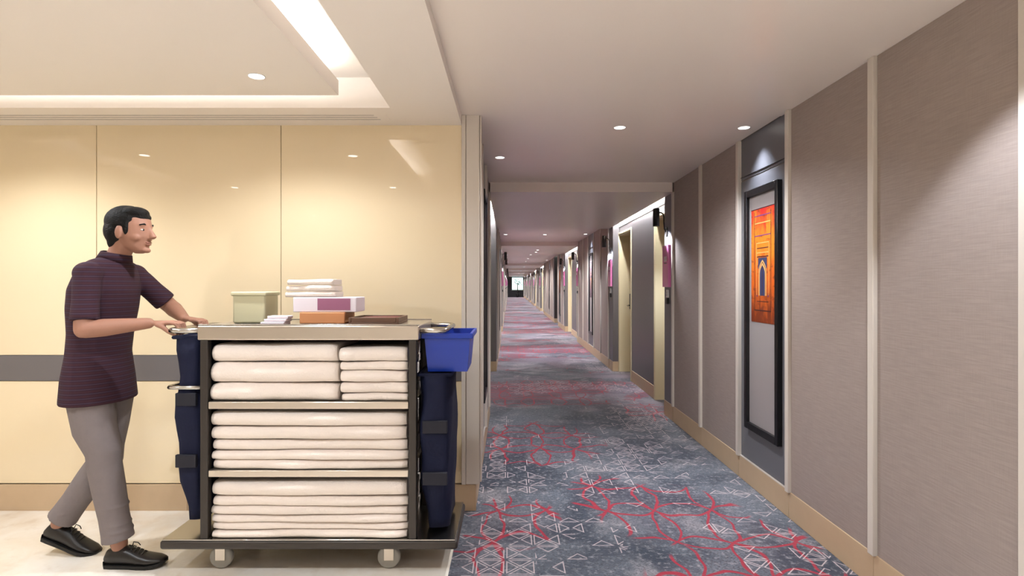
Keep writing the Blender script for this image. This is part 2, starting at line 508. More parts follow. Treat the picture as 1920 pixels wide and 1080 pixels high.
for a, c in ((XLOB, -1.93), (-1.928, XSTEP + 0.085)):
    b = NBM(); box(b, a, c, Y1 - 0.008, Y1 + 0.012, 0, 0.157, 0.001, seg=1)
    t.part('board', b, 'wood')
# lobby side and back walls (out of the frame)
b = NBM(); box(b, XLOB - 0.2, XLOB, YBACK, Y1 + 0.3, 0, 2.6)
single('wall_far_left', b, plain('cream_plaster', srgb(230, 218, 200), 0.6), (0, 0, 0), 'plain cream lobby side wall', 'wall', kind='structure')
b = NBM(); box(b, XLOB - 0.2, XR + 0.3, YBACK - 0.2, YBACK, 0, 2.6)
single('wall_back', b, plain('cream_plaster', srgb(234, 228, 220), 0.6), (0, 0, 0), 'plain cream wall behind the camera', 'wall', kind='structure')

# pillar at the lobby corner
t = Thing('corner_pilaster', (-0.22, Y1, 0), 'pale upright pilaster between cream glass wall and corridor', 'pilaster', kind='structure')
b = NBM(); box(b, XSTEP, -0.260, Y1 - 0.028, Y1 + 0.09, 0.163, ZC, 0.003)
t.part('trim_strip', b, 'trim')
b = NBM(); box(b, -0.259, -0.178, Y1 - 0.022, Y1 + 0.09, 0.163, ZC, 0.003)
t.part('face_board', b, 'trim')
b = NBM(); box(b, -0.177, -0.166, Y1 - 0.012, Y1 + 0.05, 0.175, ZC, 0.002)
t.part('edge_strip', b, 'trim')
b = NBM(); box(b, XSTEP + 0.08, -0.202, Y1 - 0.006, Y1 + 0.09, 0.0, 0.157, 0.002)
t.part('plinth', b, 'wood')

# ------------------------------------------------------------------ ceilings
b = NBM(); box(b, XSTEP, XR + 0.3, YBACK, Y1, ZC, ZC + 0.25)
box(b, XL - 0.02, XR, Y1, YEND + 0.2, ZC, ZC + 0.25)
single('ceiling', b, 'ceil', (0, 0, 0), 'smooth taupe corridor ceiling above the carpet', 'ceiling', kind='structure')
# lobby border with an opening, closed above by the cove top
OX0, OX1, OY0, OY1 = -3.21, -0.645, 0.89, 3.03
t = Thing('ceiling', (0, 0, ZLOB), 'dropped lobby ceiling border around the lit cove', 'ceiling', kind='structure')
b = NBM()
box(b, XLOB, OX0, YBACK, Y1 + 0.05, ZLOB, ZLOB + 0.165)
box(b, OX1, XSTEP, YBACK, Y1 + 0.012, ZLOB, ZLOB + 0.165)
box(b, OX0, OX1, YBACK, OY0, ZLOB, ZLOB + 0.165)
# far strip with three air slots
SL = [(-3.4, -0.765, 3.165), (-3.4, -0.755, 3.205), (-3.4, -0.745, 3.245)]
ys = [OY1]
for x0, x1, y in SL: ys += [y - 0.006, y + 0.006]
ys.append(Y1 + 0.012)
for i in range(0, len(ys), 2):
    box(b, OX0, OX1, ys[i], ys[i + 1], ZLOB, ZLOB + 0.165)
for x0, x1, y in SL:
    box(b, x1, OX1, y - 0.006, y + 0.006, ZLOB, ZLOB + 0.165)
t.part('border', b, 'ceil_lob')
b = NBM(); box(b, XLOB, XSTEP, YBACK, Y1 + 0.05, ZLOB + 0.165, ZLOB + 0.3)
t.part('cove_top', b, 'cove_white')
v = Thing('air_vent', (-1.9, 3.2, ZLOB + 0.03), 'three-slot linear air vent along the lobby ceiling edge', 'vent')
for x0, x1, y in SL:
    b = NBM(); box(b, OX0, x1, y - 0.0055, y + 0.0055, ZLOB + 0.002, ZLOB + 0.05)
    v.part('slot', b, 'dark')
b = NBM(); box(b, OX1 - 0.05, OX1 - 0.046, 3.15, 3.26, ZLOB - 0.002, ZLOB + 0.004)
v.part('end_cap', b, 'ceil_lob')
# floating slab
SX0, SX1, SY0, SY1 = -3.0, -0.863, 1.10, 2.83
t = Thing('ceiling', (0, 0, ZLOB), 'floating lobby ceiling panel ringed by white cove light', 'ceiling', kind='structure')
b = NBM(); box(b, SX0, SX1, SY0, SY1, ZLOB, ZLOB + 0.076, 0.001, seg=1)
t.part('slab', b, 'ceil_lob')
b = NBM(); box(b, SX0 + 0.3, SX1 - 0.3, SY0 + 0.3, SY1 - 0.3, ZLOB + 0.076, ZLOB + 0.165)
t.part('hanger', b, 'cove_white')
for (x0, x1, y0, y1) in ((SX0 + 0.04, SX1 - 0.04, SY1 - 0.07, SY1 - 0.05), (SX0 + 0.04, SX1 - 0.04, SY0 + 0.05, SY0 + 0.07),
                         (SX0 + 0.05, SX0 + 0.07, SY0 + 0.08, SY1 - 0.08), (SX1 - 0.07, SX1 - 0.05, SY0 + 0.08, SY1 - 0.08)):
    b = NBM(); box(b, x0, x1, y0, y1, ZLOB + 0.077, ZLOB + 0.089)
    t.part('light_strip', b, 'led')
# lowered corridor sections above the bays
for k, o in enumerate(BAYS):
    t = Thing('ceiling', (XMID, 7.3 + o, ZLOW), ORD[k] + ' lowered ceiling section of the corridor counting from the camera', 'ceiling', kind='structure')
    b = NBM(); box(b, XL + 0.003, XR - 0.003, 5.52 + o, B0 + o, ZLOW, ZC); box(b, XL + 0.003, XR - 0.003, B1 + o, 9.11 + o, ZLOW, ZC)
    box(b, XL + 0.003, XR - 0.003, B0 + o, B1 + o, ZLOW, ZC)
    t.part('soffit', b, 'ceil')
    for s in (1, -1):
        X = (XR if s > 0 else XL)
        b = NBM(); box(b, X, X + s * 0.3, B0 + o - 0.02, B1 + o + 0.02, ZC + 0.085, ZC + 0.25)
        t.part('slot_top', b, 'cove_white')
        b = NBM(); box(b, X + s * 0.004, X + s * 0.03, B0 + o + 0.06, B1 + o - 0.06, ZC + 0.055, ZC + 0.075)
        t.part('light_strip', b, 'led_bay')

# ------------------------------------------------------------------ corridor side walls
SEG_A = [1.75, 2.494, 3.25, 3.958, 4.739, 5.54]            # trims before bay 0 (right)
NICHES_R, NICHES_L = [], []
def side_wall(s):
    X0 = XR if s > 0 else XL
    side = 'right' if s > 0 else 'left'
    px = lambda p: X0 + s * p
    start = YBACK if s > 0 else Y1 + 0.0
    w = Thing('wall_' + side, (X0, 0, 0), ('taupe fabric-panelled corridor wall on the right, with doors and niches' if s > 0 else 'panelled corridor wall on the left, seen almost edge-on'), 'wall', kind='structure')
    bb = Thing('baseboard_' + side, (X0, 0, 0), 'pale wood skirting along the %s corridor wall' % side, 'baseboard', kind='structure')
    core = NBM()
    def seg_core(y0, y1):
        box(core, px(0.012), px(0.34), y0, y1, 0, ZC + 0.2)
    def panel(y0, y1, mat='fabric', z0=BBH, z1=ZC, p=0.0, name='wall_panel'):
        q = NBM(); box(q, px(p), px(0.0125), y0 + 0.001, y1 - 0.001, z0, z1, 0.0015, seg=1)
        w.part(name, q, mat)
    def trim(y):
        q = NBM(); box(q, px(-0.019), px(0.012), y - 0.02, y + 0.02, BBH - 0.004, ZC, 0.003)
        w.part('trim_strip', q, 'trim')
    def board(y0, y1, p0=-0.004, p1=0.0125):
        q = NBM(); box(q, px(p0), px(p1), y0 + 0.0008, y1 - 0.0008, 0, BBH, 0.002, seg=1)
        bb.part('board', q, 'wood')
    def niche(y0, y1):
        panel(y0 + 0.02, y1 - 0.02, 'grey_panel', BBH + 0.006, 2.075, 0.006, 'niche_panel')
        panel(y0 + 0.02, y1 - 0.02, 'grey_panel', 2.083, ZC, 0.006, 'niche_panel')
        q = NBM(); box(q, px(0.0), px(0.006), y0 + 0.021, y1 - 0.021, 2.10, 2.103); w.part('groove_strip', q, 'black')
        q = NBM(); box(q, px(-0.004), px(0.011), y0 + 0.021, y1 - 0.021, BBH, BBH + 0.006); w.part('ledge', q, 'trim')
        (NICHES_R if s > 0 else NICHES_L).append((y0 + y1) / 2)
    def run(ts, nich):
        """ts: trim positions; nich: indices of niche gaps"""
        for i, (a, c) in enumerate(zip(ts[:-1], ts[1:])):
            if i in nich: niche(a, c)
            else: panel(a + 0.02, c - 0.02)
            board(a, c)
        for y in ts: trim(y)
    def strip(y0, y1):
        panel(y0, y1, 'grey_panel'); board(y0, y1)
    # first segment
    if s > 0:
        seg_core(YBACK, B0)
        run([YBACK + 0.03, -1.6, -0.8, 0.15, 0.95] + SEG_A, [7])
    else:
        seg_core(Y1 + 0.09, B0)
        run([Y1 + 0.11, 4.03, 4.739, 5.54], [1])
    strip(5.56, B0)
    for k, o in enumerate(BAYS):
        # bay: back wall between the doors, headers, reveals
        y0, y1 = B0 + o, B1 + o
        n0, n1 = D_NEAR[0] + o, D_NEAR[1] + o
        f0, f1 = D_FAR[0] + o, D_FAR[1] + o
        box(core, px(PB + 0.012), px(0.34), n1, f0, 0, ZC + 0.085)
        box(core, px(PB + 0.012), px(0.34), y0, n0, 0, ZC + 0.085)
        box(core, px(PB + 0.012), px(0.34), f1, y1, 0, ZC + 0.085)
        box(core, px(PB + 0.012), px(0.34), n0, n1, 2.14, ZC + 0.085)
        box(core, px(PB + 0.012), px(0.34), f0, f1, 2.14, ZC + 0.085)
        q = NBM(); box(q, px(PB), px(PB + 0.013), n1 + 0.032, f0 - 0.032, BBH, 2.25, 0.001, seg=1); w.part('bay_panel', q, 'bay_panel')
        q = NBM(); box(q, px(PB), px(PB + 0.013), y0 + 0.001, n1 + 0.031, 2.172, 2.25); w.part('bay_panel', q, 'bay_panel')
        q = NBM(); box(q, px(PB), px(PB + 0.013), f0 - 0.031, y1 - 0.001, 2.172, 2.25); w.part('bay_panel', q, 'bay_panel')
        q = NBM(); box(q, px(PB - 0.006), px(PB + 0.013), y0 + 0.001, y1 - 0.001, 2.252, 2.262); w.part('shadow_line', q, 'black')
        q = NBM(); box(q, px(PB), px(PB + 0.013), y0 + 0.001, y1 - 0.001, 2.264, ZC + 0.084); w.part('cove_face', q, 'cove_white')
        board(n1 + 0.032, f0 - 0.032, PB - 0.006, PB + 0.013)
        # return face at the far end and near end of the bay
        q = NBM(); box(q, px(0.002), px(PB + 0.012), y1 - 0.010, y1 - 0.0005, BBH, ZC + 0.08); w.part('return_panel', q, 'bay_panel')
        q = NBM(); box(q, px(-0.002), px(PB + 0.012), y1 - 0.013, y1 - 0.0005, 0, BBH); bb.part('board', q, 'wood')
        q = NBM(); box(q, px(0.002), px(PB + 0.012), y0 + 0.0005, y0 + 0.010, BBH, ZC + 0.08); w.part('return_panel', q, 'bay_panel')
        q = NBM(); box(q, px(-0.002), px(PB + 0.012), y0 + 0.0005, y0 + 0.013, 0, BBH); bb.part('board', q, 'wood')
        # following segment
        ys, ye = y1, (BAYS[k + 1] + B0 if k + 1 < len(BAYS) else YEND)
        strip(ys, ys + 0.31)
        if k == 1 and s > 0:
            r0, r1 = 18.70, 20.25
            seg_core(ys, r0); seg_core(r1, ye)
            box(core, px(0.30), px(0.5), r0 - 0.1, r1 + 0.1, 0, ZC + 0.2)
            run([ys + 0.33, ys + 1.13, ys + 1.93, r0 - 0.021], [1])
            strip(r1, r1 + 0.31)
            run([r1 + 0.33, 21.4, 22.2, 22.95, 23.75, 24.5, 25.3, ye - 0.32], [2])
            q = NBM(); box(q, px(0.002), px(0.30), r1 - 0.010, r1 - 0.0005, BBH, ZC); w.part('return_panel', q, 'service')
            q = NBM(); box(q, px(0.0), px(0.30), r1 - 0.012, r1 - 0.0005, 0, BBH); bb.part('board', q, 'wood')
            q = NBM(); box(q, px(0.002), px(0.30), r0 + 0.0005, r0 + 0.010, BBH, ZC); w.part('return_panel', q, 'service')
            q = NBM(); box(q, px(0.284), px(0.2995), r0 + 0.012, r1 - 0.012, 0.0, ZC); w.part('recess_panel', q, 'service')
        else:
            seg_core(ys, ye)
            a0, a1 = ys + 0.33, ye - 0.32
            n = max(3, int(round((a1 - a0) / 0.78)))
            ts = [a0 + (a1 - a0) * i / n for i in range(n + 1)]
            run(ts, [2] if n < 9 else [2, n - 3])
        if k + 1 < len(BAYS): strip(ye - 0.30, ye)
    w.part('wall_core', core, 'core')
side_wall(1)
side_wall(-1)

# ------------------------------------------------------------------ doors (prototype faces -X, built for the right wall, near door and far door)
def make_door(name, y0, y1, lock_y):
    base = (XR + PB, (y0 + y1) / 2, 0)
    t = Thing(name, base, kind='structure')
    X = XR + PB
    D = 0.165
    b = NBM(); box(b, X + D, X + D + 0.04, y0 + 0.02, y1 - 0.02, 0.008, 2.118, 0.002, seg=1)
    t.part('door_leaf', b, 'cream')
    for ya, yb in ((y0 + 0.001, y0 + 0.02), (y1 - 0.02, y1 - 0.001)):
        b = NBM(); box(b, X - 0.006, X + D + 0.02, ya, yb, 0, 2.138, 0.001, seg=1)
        t.part('jamb', b, 'cream')
    b = NBM(); box(b, X - 0.006, X + D + 0.02, y0 + 0.001, y1 - 0.001, 2.119, 2.138); t.part('head_jamb', b, 'cream')
    for ya, yb in ((y0 - 0.030, y0 + 0.002), (y1 - 0.002, y1 + 0.019)):
        b = NBM(); box(b, X - 0.012, X + 0.012, ya, yb, 0, 2.17, 0.003)
        t.part('casing', b, 'cream')
    b = NBM(); box(b, X - 0.012, X + 0.012, y0 - 0.030, y1 + 0.019, 2.138, 2.172, 0.003); t.part('casing', b, 'cream')
    # lock plate and lever
    b = NBM(); box(b, X + D - 0.022, X + D + 0.001, lock_y - 0.035, lock_y + 0.035, 0.98, 1.22, 0.008)
    lk = t.part('lock_plate', b, 'dark')
    b = NBM(); tube(b, [(X + D - 0.02, lock_y, 1.04), (X + D - 0.06, lock_y, 1.04), (X + D - 0.066, lock_y - 0.03, 1.04), (X + D - 0.066, lock_y - 0.12, 1.035)], 0.009, 8)
    t.part('lever_handle', b, 'chrome', lk)
    return t.o
dn = make_door('door_1', D_NEAR[0], D_NEAR[1], D_NEAR[1] - 0.10)
df = make_door('door_2', D_FAR[0], D_FAR[1], D_FAR[1] - 0.10)
num = 3
XLD = XL - PB
def door_label(side, k, which):
    return 'cream room door on the %s, %s of the pair in the %s recessed bay' % (side, which, ORD[k])
for k, o in enumerate(BAYS):
    for src, which in ((dn, 'nearer'), (df, 'farther')):
        base = src.location.copy() if k else None
        if k == 0: d = src
        else:
            d = copy_tree(src, None, (XR + PB, src['by'] + o, 0)); d.name = 'door_%d' % num; num += 1
        if k == 0: src['by'] = src.location.y
        tag(d, door_label('right', k, which), 'door', 'room doors', 'structure')
for k, o in enumerate(BAYS):
    for src, which in ((dn, 'nearer'), (df, 'farther')):
        d = copy_tree(src, None, (XLD, src['by'] + o, 0)); d.scale = (-1, 1, 1)
        d.name = 'door_%d' % num; num += 1
        tag(d, door_label('left', k, which), 'door', 'room doors', 'structure')
for o in bpy.data.objects:
    if 'by' in o: del o['by']

# ------------------------------------------------------------------ lights helper
def spot(name, loc, power, col, size, blend, parent=None, radius=0.03, rot=(0, 0, 0)):
    L = bpy.data.lights.new(name, 'SPOT'); L.energy = power; L.color = col
    L.spot_size = math.radians(size); L.spot_blend = blend; L.shadow_soft_size = radius
    o = bpy.data.objects.new(name, L); COL.objects.link(o); o.location = loc; o.rotation_euler = rot
    if parent: o.parent = parent
    return o

def make_downlight():
    t = Thing('downlight', (0, 0, 0))
    b = NBM(); lathe(b, [(0.034, 0.0), (0.039, 0.0), (0.038, -0.002), (0.034, -0.002)], seg=24)
    t.part('rim', b, 'white')
    b = NBM(); lathe(b, [(0.0345, -0.0005), (0.0345, -0.0022), (0.02, -0.003)], seg=24)
    t.part('lens', b, 'bulb')
    return t.o
dl0 = make_downlight(); dl_used = [False]
SPOTDATA = {}
def downlight(x, y, z, label, group, power, col, size, blend=0.6, rot=(0, 0, 0)):
    if not dl_used[0]: d = dl0; dl_used[0] = True
    else: d = copy_tree([c for c in [dl0]][0]) if False else None
    if d is None:
        d = dl0.copy(); COL.objects.link(d)
        for ch in dl_parts:
            c = ch.copy(); COL.objects.link(c); c.parent = d
    d.location = (x, y, z)
    tag(d, label, 'downlight', group)
    key = (power, col, size, blend)
    if key not in SPOTDATA:
        L = bpy.data.lights.new('downlight_beam', 'SPOT'); L.energy = power; L.color = col
        L.spot_size = math.radians(size); L.spot_blend = blend; L.shadow_soft_size = 0.028
        SPOTDATA[key] = L
    so = bpy.data.objects.new('downlight_beam', SPOTDATA[key]); COL.objects.link(so)
    so.parent = d; so.location = (0, 0, -0.008); so.rotation_euler = rot
    return d
dl_parts = list(dl0.children)

for (x, y, l) in ((-1.16, 2.57, 'far right'), (-2.69, 2.59, 'far left'), (-1.14, 1.23, 'near right'), (-2.69, 1.23, 'near left')):
    downlight(x, y, ZLOB, 'round recessed downlight in the %s corner of the floating lobby panel' % l, 'lobby downlights', W_LOBBY_SPOT, WARM, 150, 0.6)
for (x, y, l) in ((-1.2, -1.0, 'nearer'), (-2.7, -1.0, 'farther')):  # unseen lamps added to fill from behind the camera
    downlight(x, y, ZLOB, 'added fill downlight in the lobby ceiling behind the camera, %s the corridor' % ('nearer' if l == 'nearer' else 'farther from'), 'lobby downlights', W_LOBBY_SPOT, WARM, 130, 0.9)
# corridor centre line; the two behind the camera are added front fill
ci = 0
for y in [-1.6, -0.2, 3.60, 11.2, 18.6, 21.3, 24.0, 32.0, 39.3, 47.0, 54.4, 61.0]:
    downlight(XMID, y, ZC, 'round recessed downlight on the centre line of the corridor ceiling, %s along' % ORD[ci], 'corridor downlights', W_BACK_FILL if y < 1 else W_COR_SPOT * (1.0 if y < 5 else 2.1), NEUT, 118 if y < 1 else 152, 0.7); ci += 1
for k, o in enumerate(BAYS):
    if k == 0: continue
    for j, y in enumerate((7.05 + o, 8.0 + o)):
        downlight(XMID + 0.03, y, ZLOW, '%s downlight in the %s lowered corridor ceiling section' % (('nearer', 'farther')[j], ORD[k]), 'soffit downlights', W_COR_SPOT * 1.3, NEUT, 135, 0.8)
for i, y in enumerate(NICHES_R):
    downlight(1.51, y, ZC, 'small downlight over the %s framed picture on the right wall' % ORD[i], 'picture lights', W_ART_SPOT, COOL, 92, 1.0)
for i, y in enumerate(NICHES_L):
    downlight(-0.075, y + 0.06, ZC, 'small downlight over the %s framed picture on the left wall' % ORD[i], 'picture lights', W_ART_SPOT, COOL, 92, 1.0)
downlight(1.185, 1.64, ZC, 'small downlight washing the nearest fabric panel on the right', 'picture lights', W_ART_SPOT * 1.25, COOL, 100, 0.35)

# ------------------------------------------------------------------ framed pictures
def make_picture(h0, h1, wd, art):
    """local: wall plane at x=0, faces -x, foot of the frame at z=0, y centred"""
    t = Thing('framed_picture', (0, 0, 0))
    H = h1 - h0; hw = wd / 2; fw = 0.038
    fr = []
    b = NBM(); box(b, -0.030, 0.0, -hw, -hw + fw, 0, H, 0.002, seg=1); t.part('frame_bar', b, 'black')
    b = NBM(); box(b, -0.030, 0.0, hw - fw, hw, 0, H, 0.002, seg=1); t.part('frame_bar', b, 'black')
    b = NBM(); box(b, -0.0295, 0.0, -hw + fw, hw - fw, 0, fw * 1.2, 0.002, seg=1); t.part('frame_bar', b, 'black')
    b = NBM(); box(b, -0.0295, 0.0, -hw + fw, hw - fw, H - fw * 1.2, H, 0.002, seg=1); t.part('frame_bar', b, 'black')
    b = NBM(); box(b, -0.008, 0.0, -hw + fw, hw - fw, fw * 1.2, H - fw * 1.2); t.part('mount_board', b, 'mat_silver')
    # print: 0.31 wide, upper half
    aw = 0.165; z1 = H - 0.135; z0 = z1 - 0.74
    b = NBM(); box(b, -0.0105, -0.008, -aw, aw, z0, z1)
    pr = t.part('print', b, art)
    def ink(poly, mat, d):
        q = NBM(); prism(q, poly, -0.0105 - d, -0.0104, 'yz'); t.part('print_shape', q, mat, pr)
    R = lambda a, c, e, f: [(a, e), (c, e), (c, f), (a, f)]
    zz = lambda f: z0 + (z1 - z0) * f
    ink(R(-aw, -aw + 0.05, zz(0.0), zz(1.0)), art, 0.0004)
    for f, m in ((0.93, 'print_violet'), (0.865, 'print_light'), (0.755, 'print_violet'), (0.69, 'print_light'), (0.645, 'print_dark'), (0.605, 'print_light'), (0.57, 'print_dark')):
        e = 0.11 if f > 0.7 else 0.085
        ink(R(-e, e, zz(f), zz(f) + 0.006), m, 0.0006)
    ink(R(-aw, aw, z1 - 0.006, z1), 'print_dark', 0.0006)
    for a in (-0.115, 0.115):
        ink(R(a - 0.003, a + 0.003, zz(0.1), zz(0.97)), 'print_dark', 0.0006)
    for a in (-0.085, 0.085):
        ink(R(a - 0.0025, a + 0.0025, zz(0.24), zz(0.70)), 'print_light', 0.0007)
    ink(R(-0.115, 0.115, zz(0.1), zz(0.1) + 0.007), 'print_dark', 0.0007)
    ink(R(-0.08, 0.08, zz(0.18), zz(0.18) + 0.005), 'print_dark', 0.0007)
    def arch(w, zb, zs, zt):
        pts = [(-w, zb), (w, zb), (w, zs)]
        for i in range(1, 6):
            a = i / 6; pts.append((w * (1 - a ** 1.6), zs + (zt - zs) * a ** 0.9))
        pts.append((0, zt))
        for i in range(5, 0, -1):
            a = i / 6; pts.append((-w * (1 - a ** 1.6), zs + (zt - zs) * a ** 0.9))
        pts.append((-w, zs))
        return pts
    ink(R(-0.062, 0.062, zz(0.47), zz(0.565)), 'print_blue', 0.0006)
    ink(arch(0.056, zz(0.235), zz(0.45), zz(0.545)), 'print_light', 0.0009)
    ink(arch(0.049, zz(0.235), zz(0.445), zz(0.53)), 'print_dark', 0.0012)
    ink(arch(0.045, zz(0.235), zz(0.44), zz(0.52)), 'print_light', 0.0015)
    ink(arch(0.036, zz(0.235), zz(0.43), zz(0.50)), 'print_blue', 0.0018)
    ink(R(-0.003, 0.003, zz(0.235), zz(0.49)), 'print_dark', 0.0021)
    for a in (-0.078, 0.078):
        ink(R(a - 0.006, a + 0.006, zz(0.225), zz(0.24)), 'print_violet', 0.0009)
    return t.o
pic = make_picture(0.385, 1.985, 0.475, 'print')
picb = make_picture(0.385, 1.985, 0.475, 'print_b'); picb_used = False
for i, y in enumerate(NICHES_R):
    if i % 2 == 0: d = pic if i == 0 else copy_tree(pic)
    else: d = copy_tree(picb) if picb_used else picb; picb_used = True
    d.location = (XR + 0.006, y - 0.02, 0.385)
    tag(d, ('tall black-framed picture of an orange arch, nearest on the right wall' if i == 0 else 'tall black-framed picture on the right corridor wall, %s from the camera' % ORD[i]), 'picture', 'framed pictures')
for i, y in enumerate(NICHES_L):
    d = copy_tree(pic); d.rotation_euler = (0, 0, math.pi)
    d.location = (XL - 0.006, y + 0.02, 0.47)
    tag(d, 'tall black-framed picture seen edge-on on the left wall, %s from the camera' % ORD[i], 'picture', 'framed pictures')

# ------------------------------------------------------------------ wall lamps, pink signs, bell switches (local: wall at x=0, facing -x)
def make_sconce():
    t = Thing('wall_lamp', (0, 0, 0))
    b = NBM(); lathe(b, [(0.012, 0.0), (0.030, 0.0), (0.034, -0.006), (0.032, -0.012), (0.02, -0.014)], seg=20, axis='x')
    bmesh.ops.scale(b, vec=(1, 0.8, 1.6), verts=b.verts)
    t.part('wall_plate', b, 'bronze')
    b = NBM(); tube(b, [(-0.012, 0, 0.0), (-0.03, 0, 0.03), (-0.036, 0, 0.10), (-0.036, 0, 0.155), (-0.045, 0, 0.185), (-0.065, 0, 0.198), (-0.085, 0, 0.2)], 0.0065, 8)
    t.part('arm', b, 'bronze')
    b = NBM(); lathe(b, [(0.024, 0.06), (0.0325, 0.06), (0.0335, 0.058), (0.0335, 0.238), (0.031, 0.241), (0.01, 0.241), (0.01, 0.225), (0.024, 0.225), (0.029, 0.09)], c=(-0.115, 0, 0), seg=22)
    sh = t.part('shade', b, 'bronze')
    b = NBM(); lathe(b, [(0.008, 0.075), (0.0275, 0.075), (0.0275, 0.085), (0.008, 0.085)], c=(-0.115, 0, 0), seg=18)
    t.part('bulb', b, 'bulb', sh)
    return t
sct = make_sconce(); sc0 = sct.o
sc_parts = list(sc0.children)
scL = bpy.data.lights.new('wall_lamp_beam', 'SPOT'); scL.energy = W_SCONCE; scL.color = COOL
scL.spot_size = math.radians(138); scL.spot_blend = 0.7; scL.shadow_soft_size = 0.02

def make_sign():
    t = Thing('room_sign', (0, 0, 0))
    b = NBM(); box(b, -0.030, 0.0, -0.105, 0.105, 0, 0.425, 0.003)
    t.part('sign_box', b, 'pink')
    # white three-digit number and a dark rule below it, as in the photograph (too small there to read)
    b = NBM()
    for i in range(3):
        y = -0.048 + i * 0.034
        box(b, -0.0312, -0.0299, y, y + 0.024, 0.262, 0.272); box(b, -0.0312, -0.0299, y, y + 0.006, 0.272, 0.305)
        box(b, -0.0312, -0.0299, y + 0.018, y + 0.024, 0.272, 0.305); box(b, -0.0312, -0.0299, y, y + 0.024, 0.305, 0.312)
    t.part('white_number', b, 'white')
    b = NBM()
    box(b, -0.0312, -0.0299, -0.05, -0.01, 0.238, 0.248); box(b, -0.0312, -0.0299, 0.0, 0.04, 0.238, 0.248)
    t.part('dark_mark', b, 'dark')
    return t.o
sg0 = make_sign()
def make_bell():
    t = Thing('bell_switch', (0, 0, 0))
    b = NBM(); box(b, -0.012, 0, -0.038, 0.038, 0.045, 0.125, 0.004); t.part('white_plate', b, 'white')
    b = NBM(); box(b, -0.018, -0.011, -0.014, 0.014, 0.065, 0.105, 0.003); t.part('button', b, 'chrome')
    b = NBM(); box(b, -0.02, 0, -0.03, 0.03, -0.02, 0.043, 0.004); t.part('card_slot', b, 'dark')
    return t.o
bl0 = make_bell()
cnt = {'r': 0, 'l': 0}
first = True
for s, key, side in ((1, 'r', 'right'), (-1, 'l', 'left')):
    X = XR if s > 0 else XL
    pos = []
    for o in BAYS: pos += [(B0 + o - 0.13, -1), (B1 + o + 0.15, 1)]
    if s < 0: pos = pos[2:]
    for i, (y, _) in enumerate(pos):
        rz = 0 if s > 0 else math.pi
        n = '%s from the camera' % ORD[i]
        if first: a, c, d = sc0, sg0, bl0
        else:
            a = sc0.copy(); COL.objects.link(a)
            for ch in sc_parts:
                q = ch.copy(); COL.objects.link(q); q.parent = a
                for g in ch.children:
                    h = g.copy(); COL.objects.link(h); h.parent = q
            c = copy_tree(sg0); d = copy_tree(bl0)
        yo = y + (0.03 if _ < 0 else -0.03)
        a.location = (X, yo, 1.90); a.rotation_euler = (0, 0, rz)
        c.location = (X, y, 1.332); c.rotation_euler = (0, 0, rz)
        d.location = (X, y, 1.18); d.rotation_euler = (0, 0, rz)
        tag(a, 'dark bronze cylinder wall lamp on the %s wall, %s' % (side, n), 'wall lamp', 'corridor wall lamps')
        tag(c, 'pink upright room sign on the %s wall, %s' % (side, n), 'sign', 'pink room signs')
        tag(d, 'white bell switch under the %s pink sign on the %s wall' % (ORD[i], side), 'switch', 'bell switches')
        so = bpy.data.objects.new('wall_lamp_beam', scL); COL.objects.link(so); so.parent = a
        so.location = (-0.115, 0, 0.068)
        first = False

# ------------------------------------------------------------------ corridor end: window and plant
t = Thing('wall_end', (XMID, YEND, 0), 'dark end wall of the corridor around the bright window', 'wall', kind='structure')
WX0, WX1, WZ0, WZ1 = 0.26, 1.60, 0.80, 2.28
for a in ((XL - 0.1, WX0, 0, ZC + 0.1), (WX1, XR + 0.1, 0, ZC + 0.1), (WX0, WX1, 0, WZ0), (WX0, WX1, WZ1, ZC + 0.1)):
    b = NBM(); box(b, a[0], a[1], YEND, YEND + 0.2, a[2], a[3]); t.part('wall_panel', b, 'win_dark')
t = Thing('window_1', ((WX0 + WX1) / 2, YEND, WZ0), 'bright daylit window at the far end of the corridor', 'window', kind='structure')
for a in ((WX0, WX0 + 0.05, WZ0, WZ1), (WX1 - 0.05, WX1, WZ0, WZ1), (WX0 + 0.05, WX1 - 0.05, WZ0, WZ0 + 0.05), (WX0 + 0.05, WX1 - 0.05, WZ1 - 0.05, WZ1)):
    b = NBM(); box(b, a[0], a[1], YEND - 0.02, YEND + 0.06, a[2], a[3], 0.004); t.part('window_frame', b, 'win_dark')
b = NBM(); box(b, WX0 + 0.05, WX1 - 0.05, YEND + 0.02, YEND + 0.026, WZ0 + 0.05, WZ1 - 0.05); t.part('pane', b, 'pane')
b = NBM(); box(b, WX0 - 0.03, WX1 + 0.03, YEND - 0.08, YEND - 0.021, WZ0 - 0.03, WZ0, 0.004); t.part('sill', b, 'trim')
t = Thing('potted_plant', (0.93, 63.2, 0), 'dark leafy plant in a pot before the far window', 'plant')
b = NBM(); lathe(b, [(0.12, 0.0), (0.17, 0.02), (0.20, 0.4), (0.19, 0.42), (0.17, 0.40), (0.1, 0.38)], c=(0.93, 63.2, 0), seg=16); t.part('pot', b, 'dark')
rnd = random.Random(4)
b = NBM(); tube(b, [(0.93, 63.2, 0.35), (0.94, 63.2, 0.9), (0.92, 63.2, 1.35)], [0.06, 0.05, 0.045], 8)
for i in range(7):
    a = rnd.uniform(0, 6.28); l = rnd.uniform(0.25, 0.5)
    tube(b, [(0.92, 63.2, 1.2 + 0.03 * i), (0.92 + math.cos(a) * l * 0.5, 63.2 + math.sin(a) * l * 0.35, 1.45 + 0.03 * i), (0.92 + math.cos(a) * l, 63.2 + math.sin(a) * l * 0.6, 1.7 + rnd.uniform(-0.15, 0.35))], [0.02, 0.015, 0.006], 6)
t.part('stem', b, 'bark')
